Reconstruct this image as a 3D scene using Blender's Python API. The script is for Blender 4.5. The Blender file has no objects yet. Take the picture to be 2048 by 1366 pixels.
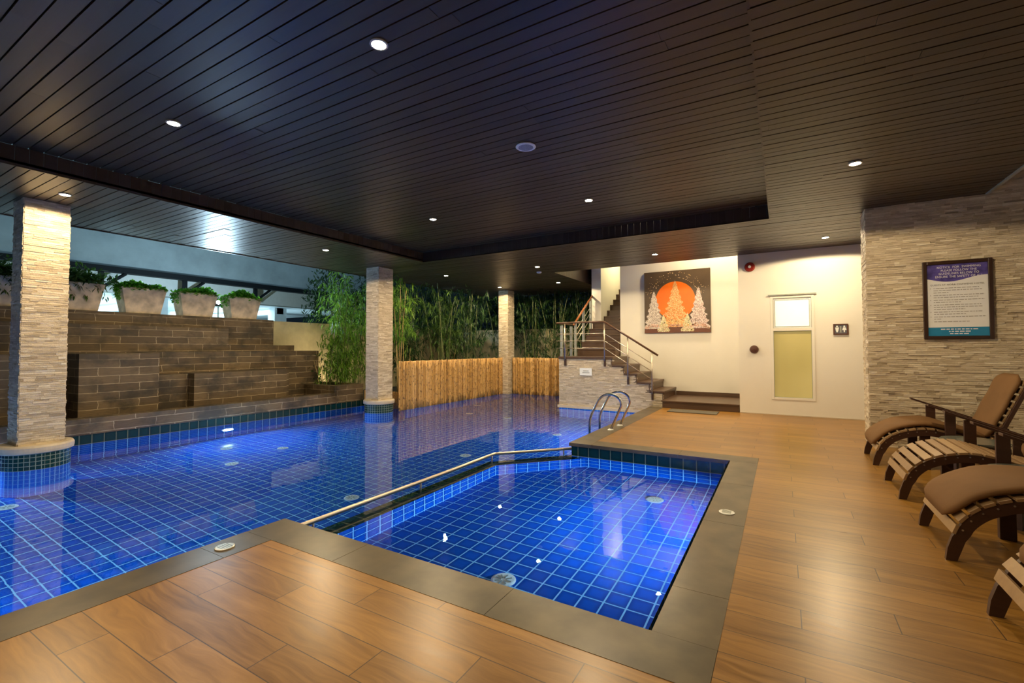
import bpy, math, random
from mathutils import Vector, Matrix
random.seed(7)
R = math.radians
sc = bpy.context.scene
COL = sc.collection
# ------------------------------------------------------------------ camera
H = 1.4
cam_d = bpy.data.cameras.new('camera')
cam = bpy.data.objects.new('camera', cam_d); COL.objects.link(cam)
cam_d.sensor_width = 36.0
cam_d.lens = 918.374 / 2048 * 36
cam_d.shift_y = -13.2 / 2048
cam_d.clip_end = 200
cam.location = (0, 0, H)
cam.rotation_euler = (Matrix.Rotation(R(30.4975), 4, 'Z') @ Matrix.Rotation(R(90 + 1.62), 4, 'X') @ Matrix.Rotation(R(-0.096), 4, 'Z')).to_euler()
sc.camera = cam
# ------------------------------------------------------------------ colour, world
sc.view_settings.view_transform = 'Standard'
sc.view_settings.look = 'None'
sc.view_settings.exposure = 0.0
sc.view_settings.gamma = 1.0
sc.view_settings.use_curve_mapping = False
sc.cycles.use_denoising = True
sc.cycles.max_bounces = 10
sc.cycles.transmission_bounces = 8
sc.cycles.glossy_bounces = 5
sc.cycles.diffuse_bounces = 4
sc.cycles.sample_clamp_indirect = 4.0
sc.cycles.caustics_reflective = False
world = bpy.data.worlds.new('night'); sc.world = world
world.use_nodes = True
world.node_tree.nodes['Background'].inputs[0].default_value = (0.10, 0.20, 0.32, 1)
world.node_tree.nodes['Background'].inputs[1].default_value = 0.045

WARM = (1.0, 0.775, 0.46)
COOL = (0.55, 0.82, 1.0)
POOLC = (0.40, 0.72, 1.0)

def light(kind, name, loc, power, color, rot=(0, 0, 0), parent=None, **kw):
    d = bpy.data.lights.new(name, kind); d.energy = power; d.color = color
    for k, v in kw.items(): setattr(d, k, v)
    o = bpy.data.objects.new(name, d); COL.objects.link(o)
    o.location = loc; o.rotation_euler = rot
    if parent: o.parent = parent
    return o

# ------------------------------------------------------------------ mesh builder
class MB:
    def __init__(s): s.v = []; s.f = []; s.t = []; s.mi = []
    def add(s, vs, fs, tone=0.5, mi=0):
        b = len(s.v); s.v += [tuple(p) for p in vs]; s.t += [tone] * len(vs)
        s.f += [tuple(b + i for i in f) for f in fs]; s.mi += [mi] * len(fs)
        return s
    def box(s, a, b, tone=0.5, mi=0, rot=None, org=None):
        x0, y0, z0 = a; x1, y1, z1 = b
        vs = [(x0,y0,z0),(x1,y0,z0),(x1,y1,z0),(x0,y1,z0),(x0,y0,z1),(x1,y0,z1),(x1,y1,z1),(x0,y1,z1)]
        if rot is not None: vs = [rot @ Vector(p) + Vector(org) for p in vs]
        return s.add(vs, [(0,3,2,1),(4,5,6,7),(0,1,5,4),(1,2,6,5),(2,3,7,6),(3,0,4,7)], tone, mi)
    def quad(s, a, b, c, d, tone=0.5, mi=0): return s.add([a, b, c, d], [(0,1,2,3)], tone, mi)
    def prism(s, poly, z0, z1, tone=0.5, mi=0):       # poly counter-clockwise in xy
        n = len(poly); vs = [(x,y,z0) for x,y in poly] + [(x,y,z1) for x,y in poly]
        fs = [tuple(range(n-1,-1,-1)), tuple(range(n, 2*n))] + [(i,(i+1)%n,n+(i+1)%n,n+i) for i in range(n)]
        return s.add(vs, fs, tone, mi)
    def prism_y(s, poly, y0, y1, tone=0.5, mi=0):     # poly in xz, triangulated strip-safe via two rails
        n = len(poly); vs = [(x,y0,z) for x,z in poly] + [(x,y1,z) for x,z in poly]
        fs = [tuple(range(n)), tuple(range(2*n-1, n-1, -1))] + [(i,n+i,n+(i+1)%n,(i+1)%n) for i in range(n)]
        return s.add(vs, fs, tone, mi)
    def ribbon_y(s, outer, inner, y0, y1, tone=0.5, mi=0):
        n = len(outer); V = []
        for (a, b) in zip(outer, inner):
            V += [(a[0],y0,a[1]),(b[0],y0,b[1]),(b[0],y1,b[1]),(a[0],y1,a[1])]
        F = [(0,1,2,3),(4*(n-1)+3,4*(n-1)+2,4*(n-1)+1,4*(n-1))]
        for i in range(n-1):
            p, q = 4*i, 4*(i+1)
            for k in range(4): F.append((p+k, q+k, q+(k+1)%4, p+(k+1)%4))
        return s.add(V, F, tone, mi)
    def tube(s, pts, r, seg=10, tone=0.5, mi=0, caps=True):
        pts = [Vector(p) for p in pts]; n = len(pts); V = []; rs = r if isinstance(r, (list, tuple)) else [r]*n
        up = Vector((0,0,1)); prev = None
        for i, p in enumerate(pts):
            d = (pts[min(i+1,n-1)] - pts[max(i-1,0)]).normalized()
            a = prev if prev is not None else (up if abs(d.z) < 0.9 else Vector((1,0,0)))
            a = (a - d * a.dot(d)).normalized(); prev = a; b = d.cross(a)
            for k in range(seg):
                t = 2*math.pi*k/seg; V.append(p + (a*math.cos(t) + b*math.sin(t)) * rs[i])
        F = []
        for i in range(n-1):
            for k in range(seg): F.append((i*seg+k, i*seg+(k+1)%seg, (i+1)*seg+(k+1)%seg, (i+1)*seg+k))
        if caps: F += [tuple(range(seg-1,-1,-1)), tuple(range((n-1)*seg, n*seg))]
        return s.add(V, F, tone, mi)
    def lathe(s, prof, c=(0,0,0), seg=32, tone=0.5, mi=0):
        V = []; F = []; n = len(prof)
        for (r, z) in prof:
            for k in range(seg):
                t = 2*math.pi*k/seg; V.append((c[0]+r*math.cos(t), c[1]+r*math.sin(t), c[2]+z))
        for i in range(n-1):
            for k in range(seg): F.append((i*seg+k, i*seg+(k+1)%seg, (i+1)*seg+(k+1)%seg, (i+1)*seg+k))
        F += [tuple(range(seg-1,-1,-1)), tuple(range((n-1)*seg, n*seg))]
        return s.add(V, F, tone, mi)
    def disc(s, c, r, normal='z', seg=24, tone=0.5, mi=0, sy=1.0):
        V = []
        for k in range(seg):
            t = 2*math.pi*k/seg; u, w = r*math.cos(t), r*math.sin(t)*sy
            V.append({'z':(c[0]+u,c[1]+w,c[2]), '-z':(c[0]+u,c[1]-w,c[2]), '-y':(c[0]+u,c[1],c[2]+w), 'x':(c[0],c[1]+u,c[2]+w), '-x':(c[0],c[1]-u,c[2]+w)}[normal])
        return s.add(V, [tuple(range(seg))], tone, mi)
    def build(s, name, mats, parent=None, smooth=False, bevel=0, **tags):
        me = bpy.data.meshes.new(name); me.from_pydata(s.v, [], s.f); me.update()
        for m in (mats if isinstance(mats, (list, tuple)) else [mats]): me.materials.append(m)
        me.polygons.foreach_set('material_index', s.mi)
        at = me.attributes.new('tone', 'FLOAT', 'POINT'); at.data.foreach_set('value', s.t)
        uv = me.uv_layers.new(name='UVMap').data
        for p in me.polygons:
            n = p.normal
            if abs(n.z) > 0.7: u = Vector((1,0,0)); w = Vector((0,1,0))
            else:
                u = Vector((-n.y, n.x, 0)).normalized(); w = Vector((0,0,1))
            for li in p.loop_indices:
                co = me.vertices[me.loops[li].vertex_index].co
                uv[li].uv = (co.dot(u), co.dot(w))
        if smooth:
            for p in me.polygons: p.use_smooth = True
        o = bpy.data.objects.new(name, me); COL.objects.link(o)
        if parent: o.parent = parent
        if bevel:
            b = o.modifiers.new('bevel', 'BEVEL'); b.width = bevel; b.segments = 2; b.limit_method = 'ANGLE'
        for k, v in tags.items(): o[k] = v
        return o

def thing(name, label, cat, loc=(0,0,0), group=None):
    o = bpy.data.objects.new(name, None); COL.objects.link(o); o.location = loc
    o.empty_display_size = 0.1
    o['label'] = label; o['category'] = cat
    if group: o['group'] = group
    return o
def copy_tree(o, parent=None):
    c = o.copy(); COL.objects.link(c)
    if parent: c.parent = parent
    for ch in list(o.children): copy_tree(ch, c)
    return c

# ------------------------------------------------------------------ materials
def new_mat(name):
    m = bpy.data.materials.new(name); m.use_nodes = True
    nt = m.node_tree; bs = nt.nodes['Principled BSDF']; return m, nt, bs
def N(nt, typ, **kw):
    n = nt.nodes.new(typ)
    for k, v in kw.items(): setattr(n, k, v)
    return n
def math_(nt, op, a, b=None, c=None):
    n = nt.nodes.new('ShaderNodeMath'); n.operation = op
    for i, x in enumerate((a, b, c)):
        if x is None: continue
        if isinstance(x, (int, float)): n.inputs[i].default_value = x
        else: nt.links.new(x, n.inputs[i])
    return n.outputs[0]
def ramp(nt, fac, stops):
    n = nt.nodes.new('ShaderNodeValToRGB'); e = n.color_ramp.elements
    while len(e) < len(stops): e.new(0.5)
    for k, (p, c) in zip(e, stops): k.position = p; k.color = (*c, 1)
    nt.links.new(fac, n.inputs[0]); return n.outputs[0]
def mix(nt, fac, a, b, mode='MIX'):
    n = nt.nodes.new('ShaderNodeMix'); n.data_type = 'RGBA'; n.blend_type = mode
    for i, x in ((0, fac), (6, a), (7, b)):
        if isinstance(x, (int, float)): n.inputs[i].default_value = x
        elif isinstance(x, tuple): n.inputs[i].default_value = (*x, 1)
        else: nt.links.new(x, n.inputs[i])
    return n.outputs[2]
def noise(nt, vec, scale, detail=4, rough=0.5, dim='3D'):
    n = nt.nodes.new('ShaderNodeTexNoise'); n.inputs['Scale'].default_value = scale
    n.inputs['Detail'].default_value = detail; n.inputs['Roughness'].default_value = rough
    if vec is not None: nt.links.new(vec, n.inputs['Vector'])
    return n.outputs[0]
def mapping(nt, vec, scale=(1,1,1), loc=(0,0,0)):
    n = nt.nodes.new('ShaderNodeMapping'); n.inputs['Scale'].default_value = scale; n.inputs['Location'].default_value = loc
    nt.links.new(vec, n.inputs['Vector']); return n.outputs[0]
def pos(nt): return nt.nodes.new('ShaderNodeNewGeometry').outputs['Position']
def objco(nt): return nt.nodes.new('ShaderNodeTexCoord').outputs['Object']
def uvco(nt): return nt.nodes.new('ShaderNodeTexCoord').outputs['UV']
def bump(nt, bs, h, strength=0.3, dist=0.01):
    b = nt.nodes.new('ShaderNodeBump'); b.inputs['Strength'].default_value = strength; b.inputs['Distance'].default_value = dist
    nt.links.new(h, b.inputs['Height']); nt.links.new(b.outputs[0], bs.inputs['Normal'])
def tone(nt):
    a = nt.nodes.new('ShaderNodeAttribute'); a.attribute_name = 'tone'; return a.outputs['Fac']
def simple(name, col, rough=0.5, metal=0.0, vary=0.12, scale=8, bumpy=0.0, spec=0.5):
    m, nt, bs = new_mat(name)
    f = noise(nt, objco(nt), scale)
    lo = tuple(c*(1-vary) for c in col); hi = tuple(min(1, c*(1+vary)) for c in col)
    nt.links.new(ramp(nt, f, [(0.3, lo), (0.7, hi)]), bs.inputs['Base Color'])
    bs.inputs['Roughness'].default_value = rough; bs.inputs['Metallic'].default_value = metal
    bs.inputs['Specular IOR Level'].default_value = spec
    if bumpy: bump(nt, bs, f, bumpy)
    return m
def emissive(name, col, strength):
    m, nt, bs = new_mat(name)
    bs.inputs['Base Color'].default_value = (*col, 1)
    bs.inputs['Emission Color'].default_value = (*col, 1); bs.inputs['Emission Strength'].default_value = strength
    return m

def mat_floor():
    m, nt, bs = new_mat('wood_plank_tile')
    sp = N(nt, 'ShaderNodeSeparateXYZ'); nt.links.new(pos(nt), sp.inputs[0]); x, y = sp.outputs[0], sp.outputs[1]
    v = math_(nt, 'DIVIDE', y, 0.195); row = math_(nt, 'FLOOR', v); fv = math_(nt, 'FRACT', v)
    u = math_(nt, 'ADD', math_(nt, 'DIVIDE', x, 1.26), math_(nt, 'MULTIPLY', row, -0.3333))
    u = math_(nt, 'ADD', u, 0.62)
    cid = math_(nt, 'FLOOR', u); fu = math_(nt, 'FRACT', u)
    j1 = math_(nt, 'LESS_THAN', fv, 0.024); j2 = math_(nt, 'LESS_THAN', fu, 0.004)
    j = math_(nt, 'MAXIMUM', j1, j2)
    cv = N(nt, 'ShaderNodeCombineXYZ'); nt.links.new(cid, cv.inputs[0]); nt.links.new(row, cv.inputs[1])
    wn = N(nt, 'ShaderNodeTexWhiteNoise', noise_dimensions='3D'); nt.links.new(cv.outputs[0], wn.inputs[0]); rnd = wn.outputs['Value']
    gx = math_(nt, 'ADD', math_(nt, 'MULTIPLY', x, 1.3), math_(nt, 'MULTIPLY', rnd, 37.0))
    wob = noise(nt, mapping(nt, pos(nt), (1.2, 3, 1)), 1.6, 2)
    gy = math_(nt, 'ADD', math_(nt, 'MULTIPLY', y, 17.0), math_(nt, 'MULTIPLY', wob, 3.0))
    gv = N(nt, 'ShaderNodeCombineXYZ'); nt.links.new(gx, gv.inputs[0]); nt.links.new(gy, gv.inputs[1]); nt.links.new(math_(nt, 'MULTIPLY', rnd, 9.0), gv.inputs[2])
    g = noise(nt, gv.outputs[0], 1.6, 6, 0.62)
    c = ramp(nt, g, [(0.25, (0.115, 0.048, 0.007)), (0.5, (0.29, 0.138, 0.023)), (0.75, (0.46, 0.235, 0.045))])
    c = mix(nt, 0.4, c, ramp(nt, rnd, [(0.0, (0.18, 0.082, 0.013)), (1.0, (0.40, 0.198, 0.037))]))
    c = mix(nt, j, c, (0.07, 0.035, 0.014))
    nt.links.new(c, bs.inputs['Base Color'])
    rr = math_(nt, 'MULTIPLY_ADD', g, 0.14, 0.24); nt.links.new(rr, bs.inputs['Roughness'])
    bs.inputs['Specular IOR Level'].default_value = 0.55
    h = math_(nt, 'SUBTRACT', math_(nt, 'MULTIPLY', g, 0.35), j); bump(nt, bs, h, 0.25, 0.003)
    return m
def mat_boards(name, lo, hi, rough=0.35, axis='x'):
    m, nt, bs = new_mat(name)
    s = (1.2, 22, 22) if axis == 'x' else (22, 22, 1.2)
    g = noise(nt, mapping(nt, pos(nt), s), 1.3, 5, 0.6)
    c = ramp(nt, g, [(0.3, lo), (0.7, hi)])
    c = mix(nt, 0.6, c, ramp(nt, tone(nt), [(0, lo), (1, hi)]))
    nt.links.new(c, bs.inputs['Base Color'])
    nt.links.new(math_(nt, 'MULTIPLY_ADD', g, 0.2, rough-0.08), bs.inputs['Roughness'])
    bump(nt, bs, g, 0.25, 0.003)
    return m
def mat_tile(name, base, base2, grout, size=0.163, line=0.075, rough=0.12, sx=None, vary=True):
    m, nt, bs = new_mat(name)
    sp = N(nt, 'ShaderNodeSeparateXYZ'); nt.links.new(uvco(nt), sp.inputs[0])
    u = math_(nt, 'DIVIDE', sp.outputs[0], sx or size); v = math_(nt, 'DIVIDE', math_(nt, 'ADD', sp.outputs[1], 0.19), size)
    fu, fv = math_(nt, 'FRACT', u), math_(nt, 'FRACT', v)
    du = math_(nt, 'ABSOLUTE', math_(nt, 'SUBTRACT', fu, 0.5)); dv = math_(nt, 'ABSOLUTE', math_(nt, 'SUBTRACT', fv, 0.5))
    d = math_(nt, 'MAXIMUM', du, dv); g = math_(nt, 'GREATER_THAN', d, 0.5 - line/2)
    cv = N(nt, 'ShaderNodeCombineXYZ'); nt.links.new(math_(nt, 'FLOOR', u), cv.inputs[0]); nt.links.new(math_(nt, 'FLOOR', v), cv.inputs[1])
    wn = N(nt, 'ShaderNodeTexWhiteNoise', noise_dimensions='3D'); nt.links.new(cv.outputs[0], wn.inputs[0])
    # glaze pools a little darker at each tile's rim
    rim = ramp(nt, d, [(0.22, base2), (0.47, base)])
    c = mix(nt, math_(nt, 'MULTIPLY', wn.outputs['Value'], 0.45), rim, base)
    c = mix(nt, g, c, grout)
    nt.links.new(c, bs.inputs['Base Color'])
    nt.links.new(math_(nt, 'MULTIPLY_ADD', g, 0.5, rough), bs.inputs['Roughness'])
    bump(nt, bs, math_(nt, 'SUBTRACT', 1.0, g), 0.2, 0.003)
    return m
def mat_ledger(name, cols):
    m, nt, bs = new_mat(name)
    t = tone(nt)
    c = ramp(nt, t, cols)
    n1 = noise(nt, mapping(nt, pos(nt), (6, 6, 40)), 1.5, 5, 0.65)
    c = mix(nt, 0.32, c, ramp(nt, n1, [(0.25, tuple(k*0.55 for k in cols[0][1])), (0.75, cols[-1][1])]), 'MIX')
    nt.links.new(c, bs.inputs['Base Color']); bs.inputs['Roughness'].default_value = 0.75
    n2 = noise(nt, pos(nt), 60, 4, 0.6)
    bump(nt, bs, math_(nt, 'ADD', n1, n2), 0.9, 0.010)
    return m
def mat_brick(name):
    m, nt, bs = new_mat(name)
    b = N(nt, 'ShaderNodeTexBrick'); b.offset = 0.5; b.offset_frequency = 2
    wob = noise(nt, mapping(nt, pos(nt), (3, 3, 3)), 2.0, 3)
    va = N(nt, 'ShaderNodeVectorMath', operation='ADD'); nt.links.new(uvco(nt), va.inputs[0])
    cv = N(nt, 'ShaderNodeCombineXYZ'); nt.links.new(math_(nt, 'MULTIPLY', wob, 0.06), cv.inputs[0]); nt.links.new(math_(nt, 'MULTIPLY_ADD', wob, 0.022, -0.011), cv.inputs[1])
    nt.links.new(cv.outputs[0], va.inputs[1]); nt.links.new(va.outputs[0], b.inputs['Vector'])
    b.inputs['Scale'].default_value = 1.0; b.inputs['Brick Width'].default_value = 0.62; b.inputs['Row Height'].default_value = 0.15
    b.inputs['Mortar Size'].default_value = 0.006; b.inputs['Mortar Smooth'].default_value = 0.3
    b.inputs['Color1'].default_value = (0.17, 0.115, 0.055, 1); b.inputs['Color2'].default_value = (0.085, 0.055, 0.024, 1)
    b.inputs['Mortar'].default_value = (0.42, 0.33, 0.20, 1)
    grain = noise(nt, mapping(nt, pos(nt), (4, 4, 45)), 1.4, 5, 0.6)
    c = mix(nt, 0.5, b.outputs['Color'], ramp(nt, grain, [(0.3, (0.5, 0.5, 0.5)), (0.7, (1.3, 1.25, 1.2))]), 'MULTIPLY')
    stain = noise(nt, mapping(nt, pos(nt), (1.3, 1.3, 1.8)), 1.5, 5, 0.6)
    c = mix(nt, ramp(nt, stain, [(0.46, (0, 0, 0)), (0.64, (0.8, 0.8, 0.8))]), c, (0.026, 0.019, 0.008))
    nt.links.new(c, bs.inputs['Base Color']); bs.inputs['Roughness'].default_value = 0.6
    bump(nt, bs, math_(nt, 'SUBTRACT', grain, b.outputs['Fac']), 0.4, 0.005)
    return m
def mat_water():
    m, nt, bs = new_mat('water_surface')
    nt.nodes.remove(bs); out = nt.nodes['Material Output']
    g = N(nt, 'ShaderNodeBsdfGlass'); g.inputs['IOR'].default_value = 1.333; g.inputs['Roughness'].default_value = 0.0
    g.inputs['Color'].default_value = (0.88, 0.96, 1.0, 1)
    w1 = noise(nt, mapping(nt, pos(nt), (1, 1, 1)), 5.0, 2, 0.5)
    area = noise(nt, mapping(nt, pos(nt), (1, 1, 1), (3, 1, 0)), 0.45, 1)
    amt = math_(nt, 'MULTIPLY', w1, ramp(nt, area, [(0.45, (0.12, 0.12, 0.12)), (0.62, (1, 1, 1))]))
    b = N(nt, 'ShaderNodeBump'); b.inputs['Strength'].default_value = 0.10; b.inputs['Distance'].default_value = 0.02
    nt.links.new(amt, b.inputs['Height']); nt.links.new(b.outputs[0], g.inputs['Normal'])
    nt.links.new(g.outputs[0], out.inputs['Surface'])
    return m
def mat_plaster(name, col, dirt=0.15):
    m, nt, bs = new_mat(name)
    f = noise(nt, pos(nt), 1.2, 6, 0.6)
    c = ramp(nt, f, [(0.3, tuple(k*(1-dirt) for k in col)), (0.65, col)])
    nt.links.new(c, bs.inputs['Base Color']); bs.inputs['Roughness'].default_value = 0.7
    bump(nt, bs, noise(nt, pos(nt), 90, 3), 0.08, 0.002)
    return m
def mat_leaf(name, lo, hi):
    m, nt, bs = new_mat(name)
    nt.links.new(ramp(nt, tone(nt), [(0, lo), (1, hi)]), bs.inputs['Base Color'])
    bs.inputs['Roughness'].default_value = 0.45
    tr = N(nt, 'ShaderNodeBsdfTranslucent'); mx = N(nt, 'ShaderNodeMixShader'); mx.inputs[0].default_value = 0.4
    nt.links.new(ramp(nt, tone(nt), [(0, lo), (1, tuple(min(1, c*1.3) for c in hi))]), tr.inputs['Color'])
    nt.links.new(bs.outputs[0], mx.inputs[1]); nt.links.new(tr.outputs[0], mx.inputs[2])
    nt.links.new(mx.outputs[0], nt.nodes['Material Output'].inputs['Surface'])
    return m
def mat_bamboo_fence():
    m, nt, bs = new_mat('bamboo_cane')
    t = tone(nt)
    c = ramp(nt, t, [(0, (0.30, 0.15, 0.035)), (0.5, (0.52, 0.29, 0.08)), (1, (0.68, 0.42, 0.16))])
    k = noise(nt, mapping(nt, pos(nt), (14, 14, 9)), 1.6, 3, 0.6)
    c = mix(nt, ramp(nt, k, [(0.57, (0, 0, 0)), (0.63, (0.8, 0.8, 0.8))]), c, (0.08, 0.035, 0.008))
    nt.links.new(c, bs.inputs['Base Color']); bs.inputs['Roughness'].default_value = 0.4
    return m

M = {}
M['floor'] = mat_floor()
M['ceil'] = mat_boards('dark_ceiling_board', (0.021, 0.012, 0.006), (0.068, 0.040, 0.019), 0.38)
M['ceil_v'] = mat_boards('dark_fascia_board', (0.022, 0.010, 0.007), (0.045, 0.022, 0.014), 0.42, 'z')
M['black'] = simple('shadow_gap', (0.008, 0.006, 0.005), 0.9)
M['coping'] = simple('slate_coping', (0.098, 0.074, 0.040), 0.34, 0, 0.38, 4, 0.12)
M['tile'] = mat_tile('blue_pool_tile', (0.001, 0.048, 0.30), (0.002, 0.094, 0.57), (0.27, 0.62, 0.92))
M['tileg'] = mat_tile('green_waterline_tile', (0.003, 0.022, 0.022), (0.005, 0.035, 0.034), (0.13, 0.14, 0.07))
M['mosb'] = mat_tile('blue_mosaic', (0.004, 0.05, 0.42), (0.006, 0.07, 0.55), (0.20, 0.45, 0.80), 0.055, 0.14)
M['mosg'] = mat_tile('green_mosaic', (0.003, 0.025, 0.025), (0.005, 0.038, 0.036), (0.22, 0.27, 0.20), 0.055, 0.14)
M['ledger'] = mat_ledger('cream_ledger_stone', [(0.0, (0.27, 0.195, 0.115)), (0.35, (0.52, 0.405, 0.26)), (0.75, (0.73, 0.60, 0.42)), (1.0, (0.90, 0.80, 0.61))])
M['ledgerback'] = simple('ledger_mortar', (0.22, 0.17, 0.12), 0.9)
M['brick'] = mat_brick('brown_slate_plank')
M['water'] = mat_water()
M['white'] = mat_plaster('cream_white_plaster', (0.80, 0.765, 0.68), 0.05)
M['cream'] = mat_plaster('weathered_cream_render', (0.80, 0.70, 0.44), 0.4)
M['grey'] = mat_plaster('grey_render', (0.36, 0.42, 0.44), 0.25)
M['capstone'] = simple('cream_cap_stone', (0.55, 0.46, 0.33), 0.5, 0, 0.12, 6)
M['darkwood'] = mat_boards('dark_stair_wood', (0.045, 0.022, 0.012), (0.12, 0.065, 0.035), 0.35)
M['railwood'] = simple('reddish_handrail_wood', (0.09, 0.04, 0.018), 0.3, 0, 0.25, 9)
M['orangewood'] = simple('orange_handrail_wood', (0.36, 0.12, 0.03), 0.3, 0, 0.25, 9)
M['steel'] = simple('brushed_steel', (0.62, 0.55, 0.45), 0.33, 1.0, 0.06)
M['chrome'] = simple('polished_chrome', (0.75, 0.75, 0.78), 0.06, 1.0, 0.02)
M['greysteel'] = simple('grey_painted_steel', (0.35, 0.37, 0.33), 0.4, 0.3, 0.08)
M['darkmetal'] = simple('dark_metal', (0.006, 0.008, 0.010), 0.7, 0.0, spec=0.2)
M['bronze'] = simple('dark_bracket', (0.06, 0.03, 0.02), 0.45, 0.3)
M['whiteplastic'] = simple('white_plastic', (0.86, 0.88, 0.86), 0.35, 0, 0.03)
M['trim'] = simple('lamp_trim', (0.7, 0.65, 0.55), 0.3, 0.2, 0.03)
M['lens'] = emissive('lamp_lens', (1.0, 0.84, 0.58), 90)
M['uwlens'] = emissive('underwater_lens', (0.75, 0.88, 1.0), 80)
M['flood'] = emissive('flood_lens', (0.8, 0.95, 1.0), 300)
M['pot'] = simple('weathered_concrete', (0.68, 0.56, 0.40), 0.8, 0, 0.35, 5, 0.2)
M['soil'] = simple('dark_soil', (0.03, 0.02, 0.012), 0.9)
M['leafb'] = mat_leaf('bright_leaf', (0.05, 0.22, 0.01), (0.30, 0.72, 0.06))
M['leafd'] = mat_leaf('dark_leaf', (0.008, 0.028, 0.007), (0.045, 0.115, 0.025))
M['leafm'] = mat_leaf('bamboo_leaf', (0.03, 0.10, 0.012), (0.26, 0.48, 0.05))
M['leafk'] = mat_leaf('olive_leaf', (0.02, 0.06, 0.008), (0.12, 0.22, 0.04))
M['culm'] = simple('green_bamboo_stalk', (0.16, 0.19, 0.07), 0.35, 0, 0.35, 4)
M['culmy'] = simple('yellow_bamboo_stalk', (0.42, 0.30, 0.12), 0.35, 0, 0.3, 4)
M['fence'] = mat_bamboo_fence()
M['slat'] = mat_boards('tan_slat_wood', (0.20, 0.11, 0.05), (0.42, 0.27, 0.13), 0.45)
M['frame'] = mat_boards('dark_lounger_wood', (0.025, 0.010, 0.006), (0.075, 0.028, 0.014), 0.4)
M['cushion'] = simple('brown_cushion_fabric', (0.17, 0.085, 0.031), 0.75, 0, 0.12, 3, 0.15, 0.2)
M['tabletop'] = simple('grey_table_glass', (0.16, 0.17, 0.14), 0.15, 0, 0.08, 3)
M['mat'] = simple('grey_mat', (0.10, 0.085, 0.06), 0.9, 0, 0.2, 60)
M['red'] = simple('red_enamel', (0.28, 0.02, 0.012), 0.3)
M['brownplastic'] = simple('brown_plastic', (0.09, 0.03, 0.015), 0.4)
M['bolt'] = simple('bolt_head', (0.5, 0.48, 0.45), 0.3, 0.9)
M['night'] = simple('dark_ground', (0.03, 0.035, 0.03), 0.9)
M['carwhite'] = simple('white_paint', (0.65, 0.72, 0.75), 0.5, 0, 0.04)
M['carblack'] = simple('black_car_paint', (0.008, 0.01, 0.012), 0.2)
M['carglass'] = simple('car_glass', (0.02, 0.03, 0.035), 0.05)

def struct(mb, name, mat, **kw): return mb.build(name, mat, kind='structure', **kw)

# ------------------------------------------------------------------ floor, copings, pool shell
ZW, ZF, ZK = -0.19, -1.6, -0.71
fl = MB()
for (a, b) in (((-2.42, 6.62), (4.2, 15.0)), ((-0.28, -4.0), (4.2, 6.62)), ((-3.24, -4.0), (-0.28, 2.03))):
    if a == (-2.42, 6.62):
        fl.box((a[0], a[1], -0.2), (4.2, 11.6, 0.0))
    else: fl.box((a[0], a[1], -0.2), (b[0], b[1], 0.0))
struct(fl, 'floor', M['floor'])
def coping(mb, x0, y0, x1, y1, along, step=1.22, start=0.0):
    L = (x1-x0) if along == 'x' else (y1-y0); p = start - step if start else 0
    cuts = [0]; q = start
    while q < L:
        if q > 0.05: cuts.append(q)
        q += step
    cuts.append(L)
    for a, b in zip(cuts, cuts[1:]):
        if along == 'x': mb.box((x0+a+.0015, y0, -0.045), (x0+b-.0015, y1, 0.002))
        else: mb.box((x0, y0+a+.0015, -0.045), (x1, y0+b-.0015, 0.002))
cp = MB()
coping(cp, -3.55, -4.0, -3.24, 2.03, 'y', 1.2, 0.9)
coping(cp, -3.55, 2.03, -0.28, 2.34, 'x', 1.2, 0.98)
coping(cp, -0.58, 2.34, -0.28, 6.30, 'y', 1.2, 0.5)
coping(cp, -2.74, 6.30, -0.28, 6.61, 'x', 1.2, 0.34)
coping(cp, -2.74, 6.61, -2.42, 11.12, 'y', 1.2, 0.32)
cp.box((-3.54, -4.0, -0.2), (-3.25, 2.02, -0.046), mi=1); cp.box((-3.54, 2.04, -0.2), (-0.29, 2.28, -0.046), mi=1)
struct(cp, 'trim_1', [M['coping'], M['ledgerback']], label='slate coping slabs round the pool edge')

WALLS = [((-3.58, -4.0), (-3.58, 2.30)), ((-3.58, 2.30), (-0.61, 2.30)), ((-0.61, 2.30), (-0.61, 6.33)), ((-0.61, 6.33), (-2.71, 6.33)),
         ((-2.71, 6.33), (-2.71, 11.16)), ((-2.71, 11.16), (-5.12, 11.16)), ((-5.12, 11.16), (-5.12, 13.9)), ((-5.12, 13.9), (-8.45, 13.9)),
         ((-8.45, 13.9), (-8.45, 8.9)), ((-8.45, 8.9), (-10.0, 8.9)), ((-10.0, 8.9), (-10.0, -4.0)), ((-10.0, -4.0), (-3.58, -4.0))]
pw = MB()
for i, (a, b) in enumerate(WALLS):
    kid = i in (1, 2, 3); zf = ZK if kid else ZF
    d = Vector((b[0]-a[0], b[1]-a[1], 0)).normalized(); n = Vector((d.y, -d.x, 0)) * 0.0
    A, B = Vector((*a, 0)), Vector((*b, 0))
    def wq(z0, z1, mi): pw.quad((A.x, A.y, z0), (B.x, B.y, z0), (B.x, B.y, z1), (A.x, A.y, z1), mi=mi)
    top_extra = 0.0 if i in (8, 7) else -0.03
    if i == 5: wq(zf, -0.135, 0)
    else: wq(zf, ZW - 0.003, 0); wq(ZW - 0.003, top_extra, 1)
P = [(-3.58,-4.0),(-3.58,2.3),(-3.55,2.31),(-3.6,5.45),(-2.71,6.45),(-2.71,11.16),(-5.12,11.16),(-5.12,13.9),(-8.45,13.9),(-8.45,8.9),(-10,8.9),(-10,-4)]
pw.add([(x,y,ZF) for x,y in P], [tuple(range(len(P)))], mi=0)
K = [(-0.61,2.3),(-0.61,6.33),(-2.55,6.33),(-3.40,5.35),(-3.36,2.3)]
pw.add([(x,y,ZK) for x,y in K], [tuple(range(len(K)))], mi=0)
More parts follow.
